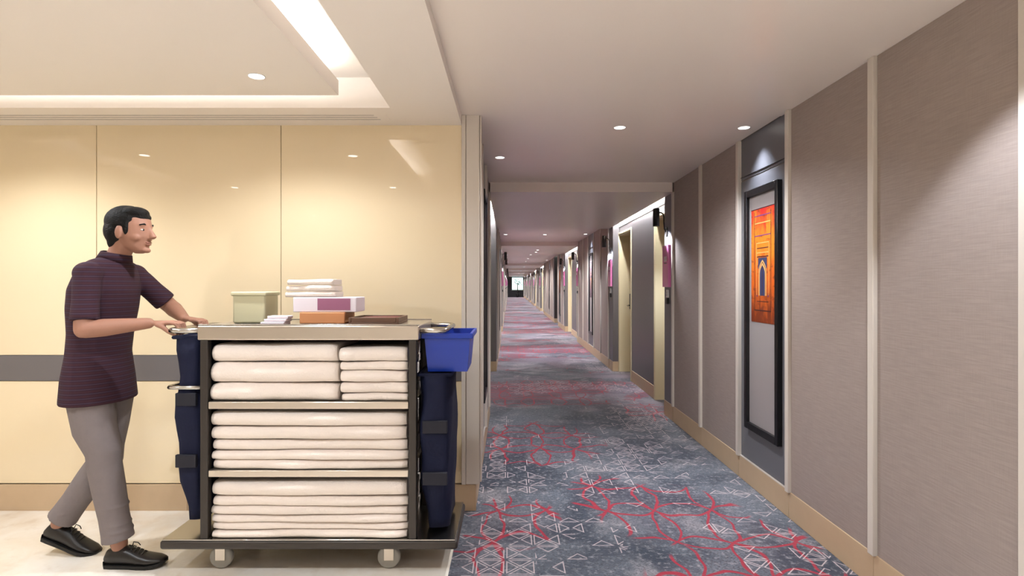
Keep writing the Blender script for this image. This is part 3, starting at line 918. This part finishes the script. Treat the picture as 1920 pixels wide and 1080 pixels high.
for i in range(70):
    a = rnd.uniform(0, 6.28); l = rnd.uniform(0.05, 0.55)
    c = Vector((0.92 + math.cos(a) * l, 63.2 + math.sin(a) * l * 0.5, 1.45 + rnd.uniform(0, 0.65) - abs(l - 0.3) * 0.3))
    R = Matrix.Rotation(rnd.uniform(0, 6.28), 3, 'Z') @ Matrix.Rotation(rnd.uniform(-0.9, 0.9), 3, 'X')
    b = NBM()
    L, W = rnd.uniform(0.12, 0.19), 0.045
    pts = [(-W, 0, 0), (0, -L * 0.6, -0.01), (W, 0, 0), (0, L, -0.02)]
    r0 = [c + R @ Vector(p) for p in pts]; r1 = [c + R @ (Vector(p) + Vector((0, 0, 0.003))) for p in pts]
    ring_loft(b, [r0, r1], smooth=False)
    t.part('leaf', b, 'leaf')

# ------------------------------------------------------------------ housekeeping cart
CY0, CY1 = 2.60, 3.04
CX0, CX1 = -1.42, -0.45
ZT = 1.163
cart = Thing('housekeeping_cart', (-0.93, 2.82, 0), 'steel hotel housekeeping cart stacked with white linen, pushed by the person', 'cart')
b = NBM(); box(b, CX0 - 0.03, CX1 + 0.03, CY0, CY1, ZT - 0.068, ZT, 0.006); cart.part('top_deck', b, 'steel')
for y in (CY0 + 0.004, CY1 - 0.012):
    b = NBM(); box(b, CX0 - 0.03, CX1 + 0.03, y, y + 0.008, ZT, ZT + 0.006, 0.002); cart.part('rim', b, 'chrome')
for x in (CX0, CX1):
    for y in (CY0 + 0.02, CY1 - 0.02):
        b = NBM(); box(b, x - 0.018, x + 0.018, y - 0.018, y + 0.018, 0.17, ZT - 0.068, 0.004); cart.part('post', b, 'darkmetal')
for z0, z1 in ((0.774, 0.808), (0.457, 0.489)):
    b = NBM(); box(b, CX0 + 0.019, CX1 - 0.019, CY0 + 0.004, CY1 - 0.004, z0, z1, 0.004); cart.part('shelf', b, 'steel')
b = NBM(); box(b, -1.62, -0.24, CY0 - 0.01, CY1 + 0.01, 0.125, 0.166, 0.012, seg=3)
dk = cart.part('base_deck', b, 'darkmetal')
b = NBM(); box(b, -1.61, -0.25, CY0 - 0.006, CY1 + 0.006, 0.166, 0.172, 0.002); cart.part('deck_edge', b, 'chrome', dk)
b = NBM(); box(b, CX0 + 0.02, CX1 - 0.02, CY1 - 0.012, CY1 - 0.006, 0.172, ZT - 0.07); cart.part('back_panel', b, 'darkmetal')
# push handles and bag rails at both ends
def hoop(x0, x1, z, r, y0, y1):
    b = NBM(); s = 1 if x1 > x0 else -1
    tube(b, [(x0, y0, z), (x1 - s * 0.03, y0, z), (x1 - s * 0.008, y0 + 0.008, z), (x1, y0 + 0.03, z), (x1, y1 - 0.03, z), (x1 - s * 0.008, y1 - 0.008, z), (x1 - s * 0.03, y1, z), (x0, y1, z)], r, 12)
    return b
cart.part('push_handle', hoop(CX0 - 0.03, -1.60, 1.137, 0.013, CY0 + 0.03, CY1 - 0.03), 'chrome')
cart.part('push_handle', hoop(CX1 + 0.03, -0.30, 1.137, 0.013, CY0 + 0.03, CY1 - 0.03), 'chrome')
cart.part('bag_rail', hoop(CX0 - 0.018, -1.60, 0.872, 0.010, CY0 + 0.015, CY1 - 0.015), 'chrome')
for x in (-1.36, -0.56):
    for y in (CY0 + 0.08, CY1 - 0.08):
        b = NBM(); box(b, x - 0.035, x + 0.012, y - 0.028, y - 0.022, 0.045, 0.125, 0.002); box(b, x - 0.035, x + 0.012, y + 0.022, y + 0.028, 0.045, 0.125, 0.002)
        box(b, x - 0.05, x + 0.04, y - 0.03, y + 0.03, 0.115, 0.126, 0.002)
        f = cart.part('caster', b, 'steel')
        b = NBM(); lathe(b, [(0.02, -0.018), (0.046, -0.018), (0.053, -0.012), (0.055, 0), (0.053, 0.012), (0.046, 0.018), (0.02, 0.018)], c=(x - 0.015, y, 0.055), seg=24, axis='y')
        cart.part('wheel', b, 'rubber', f)

# navy bags and the blue bin hung at the ends
def bag(x0, x1, z0, z1, y0, y1, seed, taper=0.03):
    rnd = random.Random(seed)
    b = NBM(); rings = []
    N = 14
    for i in range(N + 1):
        f = i / N; z = z1 + (z0 - z1) * f
        bul = 0.014 * math.sin(math.pi * min(1, f * 1.1)) + 0.010 * math.sin(f * 17 + seed)
        e = taper * f ** 3
        a0, a1, c0, c1 = x0 + e - bul * 0.5, x1 - e * 0.3 + bul * 0.15, y0 + e - bul, y1 - e + bul
        ring = []
        n = 32
        for k in range(n):
            an = 2 * math.pi * k / n
            ca, sa = math.cos(an), math.sin(an)
            sx = math.copysign(abs(ca) ** 0.45, ca); sy = math.copysign(abs(sa) ** 0.45, sa)
            j = 0.004 * math.sin(5 * an + 9 * f + seed)
            ring.append(((a0 + a1) / 2 + sx * ((a1 - a0) / 2 + j), (c0 + c1) / 2 + sy * ((c1 - c0) / 2 + j), z))
        rings.append(ring)
    ring_loft(b, rings)
    return b
def bag_thing(x0, x1, z0, z1, seed, label):
    t = Thing('laundry_bag', ((x0 + x1) / 2, 2.82, z0), label, 'bag', 'cart bags')
    t.part('bag_body', bag(x0, x1, z0, z1, CY0 + 0.03, CY1 - 0.03, seed), 'navy')
    b = NBM(); 
    tube(b, [(x0 - 0.004, CY0 + 0.03, z1), (x0 - 0.004, CY1 - 0.03, z1), (x1 + 0.002, CY1 - 0.03, z1), (x1 + 0.002, CY0 + 0.03, z1), (x0 - 0.004, CY0 + 0.03, z1)], 0.008, 8)
    t.part('rim_hem', b, 'navy')
    for f in (0.33, 0.66):
        z = z1 + (z0 - z1) * f
        b = NBM(); box(b, x0 + 0.020, x1 - 0.014, CY0 + 0.004, CY0 + 0.022, z - 0.03, z + 0.03, 0.003); t.part('strap', b, 'navy_dark')
bag_thing(-1.575, -1.445, 0.235, 1.105, 1, 'navy laundry bag hung on the handle end beside the person')
bag_thing(-0.425, -0.275, 0.20, 0.930, 2, 'navy laundry bag hung on the front end below the blue bin')
t = Thing('blue_bin', (-0.29, 2.82, 0.938), 'bright blue plastic bin hung on the front end of the cart', 'bin')
x0, x1, y0, y1, z0, z1 = -0.405, -0.185, CY0 + 0.06, CY1 - 0.06, 0.938, 1.118
b = NBM()
tp = 0.016
for (q0, q1) in (((x0 + tp, x1 - tp, y0 + tp, y1 - tp), (x0, x1, y0, y1)),):
    outer = [[(q[0], q[2], z), (q[1], q[2], z), (q[1], q[3], z), (q[0], q[3], z)] for q, z in ((q0, z0), (q1, z1))]
    inner = [[(q[0] + .005, q[2] + .005, z), (q[1] - .005, q[2] + .005, z), (q[1] - .005, q[3] - .005, z), (q[0] + .005, q[3] - .005, z)] for q, z in ((q1, z1), (q0, z0 + 0.006))]
    ring_loft(b, outer + inner, smooth=False)
t.part('bin_body', b, 'blue')
b = NBM()
box(b, x0 - 0.012, x1 + 0.012, y0 - 0.012, y0, z1 - 0.02, z1 + 0.004, 0.003); box(b, x0 - 0.012, x1 + 0.012, y1, y1 + 0.012, z1 - 0.02, z1 + 0.004, 0.003)
box(b, x1, x1 + 0.012, y0, y1, z1 - 0.02, z1 + 0.004, 0.003); box(b, x0 - 0.012, x0, y0, y1, z1 - 0.02, z1 + 0.004, 0.003)
t.part('rim', b, 'blue')

# folded linen
def linen(x0, x1, z0, z1, seed, name, label, group, y0=CY0 - 0.004, y1=CY1 - 0.03, mat='linen', r=None):
    rnd = random.Random(seed)
    H = z1 - z0; r = min(H * 0.48, 0.05) if r is None else r
    N = 30; rings = []
    ph = [rnd.uniform(0, 6.28) for _ in range(6)]
    for i in range(N + 1):
        f = i / N; x = x0 + (x1 - x0) * f
        e = min(1, min(f, 1 - f) * 14 + 0.35)
        wob = 0.004 * math.sin(7 * f + ph[0]) + 0.002 * math.sin(19 * f + ph[1])
        zt = z1 - 0.0008 + min(0, 0.0025 * math.sin(5 * f + ph[2]) - 0.002)
        zt = z0 + (zt - z0) * (0.86 + 0.14 * e)
        fy = y0 + 0.006 + wob + (1 - e) * 0.02
        ring = []
        zc = (z0 + zt) / 2; hh = (zt - z0) / 2
        for k in range(9):              # rounded front fold
            a = -math.pi / 2 + math.pi * k / 8
            ring.append((x, fy + r - r * math.cos(a), zc + hh * math.sin(a)))
        ring.append((x, y1, zt)); ring.append((x, y1, z0))
        rings.append(ring)
    b = NBM(); ring_loft(b, rings)
    bx = (x0 + x1) / 2
    return single(name, b, mat, (bx, (y0 + y1) / 2, z0), label, 'linen', group)
LN = 0
def stack(x0, x1, z0, heights, where, name, noun, group, seed):
    z = z0; n = len(heights)
    for i, h in enumerate(heights):
        j = n - 1 - i
        rn = random.Random(seed * 31 + i)
        pos = 'topmost' if j == 0 else ('lowest' if j == n - 1 else ORD[j] + ' from top')
        linen(x0 + rn.uniform(0, 0.012), x1 - rn.uniform(0, 0.012), z, z + h, seed * 17 + i, name, '%s, %s on the %s' % (noun, pos, where), group, y0=CY0 + rn.uniform(-0.006, 0.01))
        z += h
I0, I1 = CX0 + 0.022, CX1 - 0.022
stack(I0, -0.80, 0.808, [0.086, 0.098, 0.088], 'left of upper cart shelf', 'folded_sheet', 'thick folded white sheet', 'linen on the upper cart shelf', 1)
stack(-0.797, I1, 0.808, [0.038, 0.052, 0.055, 0.042, 0.068], 'right of upper cart shelf', 'folded_towel', 'folded white towel', 'linen on the upper cart shelf', 2)
stack(I0, I1, 0.489, [0.046, 0.044, 0.050, 0.062, 0.070], 'middle cart shelf', 'folded_sheet', 'wide folded white sheet', 'linen on the middle cart shelf', 3)
stack(I0, I1, 0.172, [0.036, 0.034, 0.036, 0.040, 0.046, 0.074], 'cart base', 'folded_sheet', 'wide folded white sheet', 'linen on the cart base', 4)

# things on the top deck
zt = ZT + 0.0005
t = Thing('storage_tub', (-1.275, 2.82, zt), 'frosted olive plastic tub on the cart top near the handle', 'tub')
b = NBM(); box(b, -1.355, -1.195, 2.74, 2.90, zt, zt + 0.145, 0.01, seg=3); t.part('tub_body', b, 'frost')
b = NBM(); box(b, -1.362, -1.188, 2.733, 2.907, zt + 0.135, zt + 0.155, 0.006); t.part('lid', b, 'frost')
b = NBM(); box(b, -1.02, -0.80, 2.72, 2.90, zt, zt + 0.055, 0.004); o = single('flat_box', b, 'orange', (-0.91, 2.81, zt), 'flat orange-brown card box on the cart top', 'box')
t = Thing('tissue_box', (-0.90, 2.81, zt + 0.055), 'mauve tissue box between orange box and white hand towels', 'box')
b = NBM(); box(b, -1.055, -0.745, 2.73, 2.89, zt + 0.0555, zt + 0.128, 0.004); t.part('card_body', b, 'paper')
b = NBM(); box(b, -0.935, -0.775, 2.7285, 2.731, zt + 0.0655, zt + 0.122); t.part('printed_patch', b, 'purple')
for i in range(3):
    linen(-1.105 + 0.006 * i, -0.855 - 0.004 * i, zt + 0.1285 + 0.030 * i, zt + 0.1285 + 0.030 * (i + 1), 90 + i, 'hand_towel', 'small white folded hand towel on the mauve box, %s' % ('bottom one', 'middle one', 'topmost')[i], 'hand towels on the cart top', 2.735, 2.885, r=0.014)
for i in range(3):
    b = NBM(); box(b, -1.17 + 0.012 * i, -1.06 + 0.006 * i, 2.63 + 0.01 * i, 2.715, zt + 0.014 * i, zt + 0.014 * (i + 1) - 0.0005, 0.003)
    single('paper_pad', b, 'paper', (-1.11, 2.68, zt + 0.014 * i), 'pale notepad in the small pile on the cart top, %s' % ('bottom one', 'middle one', 'topmost')[i], 'notepad', 'notepads on the cart')
t = Thing('wooden_tray', (-0.66, 2.82, zt), 'low brown tray on the front part of the cart top', 'tray')
b = NBM(); box(b, -0.77, -0.53, 2.68, 2.92, zt, zt + 0.008, 0.002); t.part('tray_base', b, 'tray')
for a in ((-0.77, -0.758, 2.68, 2.92), (-0.542, -0.53, 2.68, 2.92), (-0.757, -0.543, 2.68, 2.692), (-0.757, -0.543, 2.908, 2.92)):
    b = NBM(); box(b, a[0], a[1], a[2], a[3], zt + 0.008, zt + 0.032, 0.002); t.part('tray_side', b, 'tray')
t = Thing('booklet', (-0.65, 2.8, zt + 0.008), 'maroon booklet lying in the brown tray', 'booklet')
b = NBM(); box(b, -0.735, -0.565, 2.715, 2.885, zt + 0.0095, zt + 0.024, 0.002); t.part('pages', b, 'paper')
b = NBM(); box(b, -0.738, -0.562, 2.712, 2.888, zt + 0.0245, zt + 0.028, 0.001); t.part('cover', b, 'maroon')

# ------------------------------------------------------------------ person
def remesh(name, bm, mat, parent, base, voxel=0.006, smooth=6, fac=0.5):
    bmesh.ops.recalc_face_normals(bm, faces=bm.faces)
    me = bpy.data.meshes.new('tmp'); bm.to_mesh(me); bm.free()
    o = bpy.data.objects.new('tmp', me); COL.objects.link(o)
    r = o.modifiers.new('r', 'REMESH'); r.mode = 'VOXEL'; r.voxel_size = voxel; r.use_smooth_shade = True
    s = o.modifiers.new('s', 'SMOOTH'); s.iterations = smooth; s.factor = fac
    dg = bpy.context.evaluated_depsgraph_get()
    m2 = bpy.data.meshes.new_from_object(o.evaluated_get(dg))
    bpy.data.objects.remove(o); bpy.data.meshes.remove(me)
    m2.name = name
    m2.transform(Matrix.Translation(-Vector(base)))
    m2.materials.clear(); m2.materials.append(MAT[mat])
    for p in m2.polygons: p.use_smooth = True
    ob = bpy.data.objects.new(name, m2); COL.objects.link(ob); ob.parent = parent
    return ob

PX = -2.02
pbase = (PX, 2.76, 0)
per = Thing('person', pbase, 'person in maroon striped shirt and grey trousers pushing the cart', 'person')
def limb(bm, pts, rads, seg=16):
    pts = [Vector(p) for p in pts]
    tube(bm, pts, rads, seg)
    for p, r in zip(pts, rads): ellipsoid(bm, p, (r, r, r), u=12, v=8)
def ering(c, a, bb, n=28, tilt=0.0):
    return [(c[0] + a * math.cos(2 * math.pi * k / n), c[1] + bb * math.sin(2 * math.pi * k / n), c[2] + tilt * math.cos(2 * math.pi * k / n)) for k in range(n)]

SH_R, SH_L = (-1.958, 2.600, 1.405), (-1.965, 2.935, 1.405)
EL_R, EL_L = (-1.922, 2.530, 1.150), (-1.835, 3.035, 1.235)
WR_R, WR_L = (-1.712, 2.655, 1.170), (-1.700, 2.925, 1.180)
HD = Vector((-1.868, 2.76, 1.612))        # head centre
HIPS = (-2.02, 2.76, 0.93)
KN_R, AN_R = (-1.945, 2.69, 0.49), (-1.880, 2.70, 0.10)
KN_L, AN_L = (-2.035, 2.83, 0.48), (-2.275, 2.83, 0.150)

def hand(bm, w, y0, sgn):
    """w wrist, fingers over the push bar at x=-1.60, z=1.137"""
    W = Vector(w)
    k = Vector((-1.625, y0, 1.170))
    # palm: slab of overlapping ellipsoids from wrist to knuckles
    for f in (0.15, 0.35, 0.55, 0.75, 0.95):
        p = W.lerp(k, f)
        ellipsoid(bm, p, (0.018, 0.021 + 0.020 * f, 0.013), u=12, v=8)
    for i, (dy, L) in enumerate(((-0.033, 0.92), (-0.011, 1.06), (0.011, 1.0), (0.033, 0.82))):
        y = y0 + dy * sgn
        pts = [(-1.640, y0 + dy * 0.9 * sgn, 1.170), (-1.612, y, 1.171), (-1.588, y, 1.164), (-1.574 - 0.002 * i, y, 1.164 - 0.034 * L), (-1.586, y, 1.164 - 0.056 * L)]
        tube(bm, pts, [0.0095, 0.0092, 0.0085, 0.008, 0.0065], 10)
        ellipsoid(bm, pts[-1], (0.0068,) * 3, u=10, v=6); ellipsoid(bm, pts[2], (0.0088,) * 3, u=10, v=6); ellipsoid(bm, pts[3], (0.008,) * 3, u=10, v=6)
    ty = y0 - 0.040 * sgn
    pts = [tuple(W.lerp(k, 0.45) + Vector((0, -0.022 * sgn, -0.004))), (-1.645, ty, 1.150), (-1.622, ty + 0.006 * sgn, 1.128), (-1.602, ty + 0.012 * sgn, 1.115)]
    tube(bm, pts, [0.013, 0.0115, 0.010, 0.008], 10); ellipsoid(bm, pts[-1], (0.0082,) * 3, u=10, v=6); ellipsoid(bm, pts[1], (0.0115,) * 3, u=10, v=6)

bm = NBM()
# trunk under the clothes
ring_loft(bm, [ering((-2.02, 2.76, 0.84), 0.095, 0.14), ering((-2.02, 2.76, 0.95), 0.10, 0.15), ering((-2.01, 2.76, 1.1), 0.095, 0.14), ering((-2.0, 2.76, 1.25), 0.105, 0.155), ering((-1.985, 2.76, 1.36), 0.10, 0.165), ering((-1.965, 2.76, 1.43), 0.07, 0.12), ering((-1.945, 2.76, 1.47), 0.057, 0.060), ering((-1.915, 2.76, 1.52), 0.053, 0.054), ering((-1.89, 2.76, 1.57), 0.055, 0.055)])
# head: stacked rings (front = +x)
H0 = HD.z - 0.105
prof = [(0.000, 0.045, 0.018, 0.020), (0.012, 0.044, 0.036, 0.036), (0.03, 0.032, 0.053, 0.049), (0.055, 0.018, 0.072, 0.059), (0.08, 0.012, 0.087, 0.068), (0.11, 0.002, 0.096, 0.073),
        (0.14, -0.003, 0.100, 0.076), (0.17, -0.006, 0.096, 0.074), (0.195, -0.008, 0.082, 0.065), (0.213, -0.009, 0.056, 0.046), (0.222, -0.01, 0.022, 0.02)]
ring_loft(bm, [ering((HD.x + cx, HD.y, H0 + z), a, c) for z, cx, a, c in prof])
fx = HD.x + 0.092
ring_loft(bm, [ering((fx - 0.004, HD.y, HD.z + 0.024), 0.012, 0.009, 12), ering((fx + 0.010, HD.y, HD.z - 0.004), 0.016, 0.011, 12), ering((fx + 0.020, HD.y, HD.z - 0.024), 0.018, 0.016, 12), ering((fx + 0.008, HD.y, HD.z - 0.036), 0.016, 0.015, 12)])   # nose
ellipsoid(bm, (fx - 0.012, HD.y, HD.z + 0.030), (0.016, 0.050, 0.010))                    # brow
ellipsoid(bm, (fx - 0.010, HD.y, HD.z - 0.056), (0.016, 0.024, 0.010)); ellipsoid(bm, (fx - 0.012, HD.y, HD.z - 0.090), (0.018, 0.022, 0.014))
for s in (-1, 1):
    ellipsoid(bm, (HD.x - 0.005, HD.y + s * 0.078, HD.z - 0.008), (0.018, 0.009, 0.032))   # ear
    ellipsoid(bm, (HD.x + 0.050, HD.y + s * 0.042, HD.z - 0.030), (0.030, 0.022, 0.022))   # cheek
# arms and hands
for S, E, Wp, sg in ((SH_R, EL_R, WR_R, 1), (SH_L, EL_L, WR_L, -1)):
    S, E, Wp = Vector(S), Vector(E), Vector(Wp)
    limb(bm, [S, S.lerp(E, 0.5), E], [0.052, 0.046, 0.040])
    limb(bm, [E, E.lerp(Wp, 0.3), E.lerp(Wp, 0.7), Wp], [0.040, 0.041, 0.033, 0.026])
hand(bm, WR_R, 2.70, 1); hand(bm, WR_L, 2.90, -1)
# legs
for hy, K, A in ((2.685, KN_R, AN_R), (2.835, KN_L, AN_L)):
    limb(bm, [(-2.015, hy, 0.88), (-1.99 if hy < 2.76 else -2.025, hy, 0.7), K, Vector(K).lerp(Vector(A), 0.35), A], [0.078, 0.070, 0.052, 0.052, 0.036])
body = remesh('body', bm, 'skin', per.o, pbase, 0.0042, 5, 0.5)

# shirt
bm = NBM()
ring_loft(bm, [ering((-2.02, 2.76, 0.785), 0.142, 0.196), ering((-2.022, 2.76, 0.90), 0.134, 0.184), ering((-2.02, 2.76, 1.02), 0.118, 0.165), ering((-2.01, 2.76, 1.12), 0.120, 0.165), ering((-2.0, 2.76, 1.24), 0.130, 0.182), ering((-1.99, 2.76, 1.33), 0.126, 0.190),
               ering((-1.98, 2.76, 1.40), 0.104, 0.178), ering((-1.968, 2.76, 1.445), 0.082, 0.150), ering((-1.955, 2.76, 1.470), 0.068, 0.090), ering((-1.945, 2.76, 1.487), 0.060, 0.066)])
for S, E in ((SH_R, EL_R), (SH_L, EL_L)):
    S, E = Vector(S), Vector(E)
    N = Vector((-1.968, 2.76, 1.44))
    tube(bm, [S, S.lerp(E, 0.25), S.lerp(E, 0.5), S.lerp(E, 0.86)], [0.055, 0.056, 0.054, 0.058], 20)
    ellipsoid(bm, S, (0.062, 0.058, 0.056))
    tube(bm, [S + Vector((0, 0, -0.005)), S.lerp(N, 0.35) + Vector((0, 0, 0.004)), S.lerp(N, 0.7) + Vector((0, 0, 0.006))], [0.054, 0.056, 0.055], 16)
sh = remesh('shirt', bm, 'shirt', per.o, pbase, 0.006, 12, 0.6)
bm = NBM()
ring_loft(bm, [ering((-1.948, 2.76, 1.470), 0.076, 0.082, tilt=-0.008), ering((-1.935, 2.76, 1.508), 0.063, 0.068, tilt=-0.012), ering((-1.933, 2.76, 1.510), 0.057, 0.062, tilt=-0.012), ering((-1.94, 2.76, 1.48), 0.060, 0.066, tilt=-0.012)])
per.part('collar', bm, 'shirt', sh)

# trousers
bm = NBM()
ring_loft(bm, [ering((-2.02, 2.76, 0.80), 0.105, 0.155), ering((-2.02, 2.76, 0.88), 0.112, 0.163), ering((-2.02, 2.76, 0.99), 0.105, 0.152)])
for hy, K, A, d in ((2.69, KN_R, AN_R, -1.99), (2.83, KN_L, AN_L, -2.025)):
    K, A = Vector(K), Vector(A)
    E = K.lerp(A, 0.93)
    tube(bm, [(-2.02, hy, 0.90), (-2.01, hy, 0.80), (d, hy, 0.66), K + Vector((0, 0, 0.06)), K, K.lerp(A, 0.3), K.lerp(A, 0.65), K.lerp(A, 0.84), E], [0.098, 0.098, 0.090, 0.076, 0.073, 0.070, 0.064, 0.066, 0.069], 22)
    ellipsoid(bm, K, (0.073, 0.07, 0.073))
    # cloth breaks above the shoe
    for f, r in ((0.80, 0.069), (0.72, 0.066), (0.5, 0.069)):
        p = K.lerp(A, f); ellipsoid(bm, p + Vector((0.006, 0, 0)), (r, r, 0.012))
remesh('trousers', bm, 'trouser', per.o, pbase, 0.006, 4, 0.5)
bm = NBM()
ring_loft(bm, [ering((-2.022, 2.76, 0.945), 0.10, 0.15), ering((-2.022, 2.76, 0.98), 0.10, 0.15)])
per.part('belt', bm, 'dark')

# shoes: local x forward from heel, then rotated
def shoe(ankle, pitch, toe_z, length=0.285):
    ax, ay, az = ankle
    secs = [(-0.070, 0.028, 0.016, 0.062), (-0.062, 0.034, 0.0, 0.080), (-0.03, 0.037, 0.0, 0.092), (0.02, 0.038, 0.0, 0.095), (0.06, 0.040, 0.0, 0.082), (0.10, 0.045, 0.0, 0.066), (0.14, 0.047, 0.002, 0.056), (0.175, 0.043, 0.006, 0.050), (0.20, 0.032, 0.012, 0.042), (0.212, 0.016, 0.018, 0.034)]
    R = Matrix.Rotation(pitch, 3, 'Y')
    org = Vector((ax, ay, toe_z))
    piv = Vector((0.15, 0, 0))
    def T(p): return org + R @ (Vector(p) - piv) + piv
    up = NBM(); rings = []
    for x, hw, zb, ztop in secs:
        ring = []
        for k in range(20):
            a = 2 * math.pi * k / 20
            ca, sa = math.cos(a), math.sin(a)
            yy = math.copysign(abs(ca) ** 0.75, ca) * hw * (1.0 if sa < 0.2 else (1 - 0.25 * sa))
            zc = (zb + 0.010 + ztop) / 2; hh = (ztop - zb - 0.010) / 2
            ring.append(T((x, yy, zc + math.copysign(abs(sa) ** 0.8, sa) * hh)))
        rings.append(ring)
    ring_loft(up, rings)
    u = per.part('shoe', up, 'shoe')
    so = NBM(); rings = []
    for x, hw, zb, ztop in secs:
        hl = 0.0 if x > 0.0 else 0.0
        w = hw + 0.004
        rings.append([T((x, -w, zb)), T((x, w, zb)), T((x, w, zb + 0.016)), T((x, -w, zb + 0.016))])
    ring_loft(so, rings, smooth=False)
    box_pts = [T((-0.066, y, z)) for y in (-0.03, 0.03) for z in (0, -0.0)]
    per.part('sole', so, 'sole', u)
    la = NBM()
    for i in range(4):
        x = 0.055 + i * 0.018; z = 0.093 - i * 0.0075
        tube(la, [T((x, -0.022, z - 0.012)), T((x + 0.004, 0, z + 0.002)), T((x, 0.022, z - 0.012))], 0.0028, 6)
    for s in (-1, 1):
        tube(la, [T((0.052, 0, 0.094)), T((0.046, s * 0.016, 0.106)), T((0.062, s * 0.026, 0.098)), T((0.070, s * 0.030, 0.084))], 0.0024, 6)
    per.part('laces', la, 'sole', u)
shoe((-1.868, 2.70, 0), 0.0, 0.0)
shoe((-2.290, 2.83, 0), math.radians(20), 0.0)

# hair, eyes, brows, lips
bm = NBM()
ellipsoid(bm, (HD.x - 0.016, HD.y, HD.z + 0.050), (0.101, 0.084, 0.082))
ellipsoid(bm, (HD.x - 0.045, HD.y, HD.z + 0.005), (0.072, 0.080, 0.080))
ellipsoid(bm, (HD.x - 0.055, HD.y, HD.z - 0.045), (0.046, 0.060, 0.055))
ellipsoid(bm, (HD.x + 0.030, HD.y - 0.01, HD.z + 0.092), (0.062, 0.062, 0.032))
ellipsoid(bm, (HD.x + 0.062, HD.y, HD.z + 0.072), (0.030, 0.050, 0.024))
for s in (-1, 1):
    ellipsoid(bm, (HD.x + 0.022, HD.y + s * 0.066, HD.z + 0.020), (0.016, 0.012, 0.040))
remesh('hair', bm, 'hair', per.o, pbase, 0.005, 3, 0.5)
for s in (-1, 1):
    bm = NBM(); ellipsoid(bm, (fx - 0.014, HD.y + s * 0.031, HD.z + 0.008), (0.010, 0.013, 0.0068), u=12, v=8)
    e = per.part('eye', bm, 'eye')
    bm = NBM(); ellipsoid(bm, (fx - 0.0065, HD.y + s * 0.031, HD.z + 0.008), (0.0042, 0.0066, 0.0062), u=10, v=6); per.part('iris', bm, 'dark', e)
    bm = NBM(); tube(bm, [(fx - 0.004, HD.y + s * 0.014, HD.z + 0.030), (fx - 0.002, HD.y + s * 0.032, HD.z + 0.036), (fx - 0.014, HD.y + s * 0.050, HD.z + 0.031)], [0.004, 0.0048, 0.003], 8); per.part('eyebrow', bm, 'hair')
bm = NBM(); ellipsoid(bm, (fx - 0.001, HD.y, HD.z - 0.052), (0.009, 0.022, 0.0048)); ellipsoid(bm, (fx - 0.002, HD.y, HD.z - 0.061), (0.009, 0.019, 0.0055)); per.part('lips', bm, 'lip')
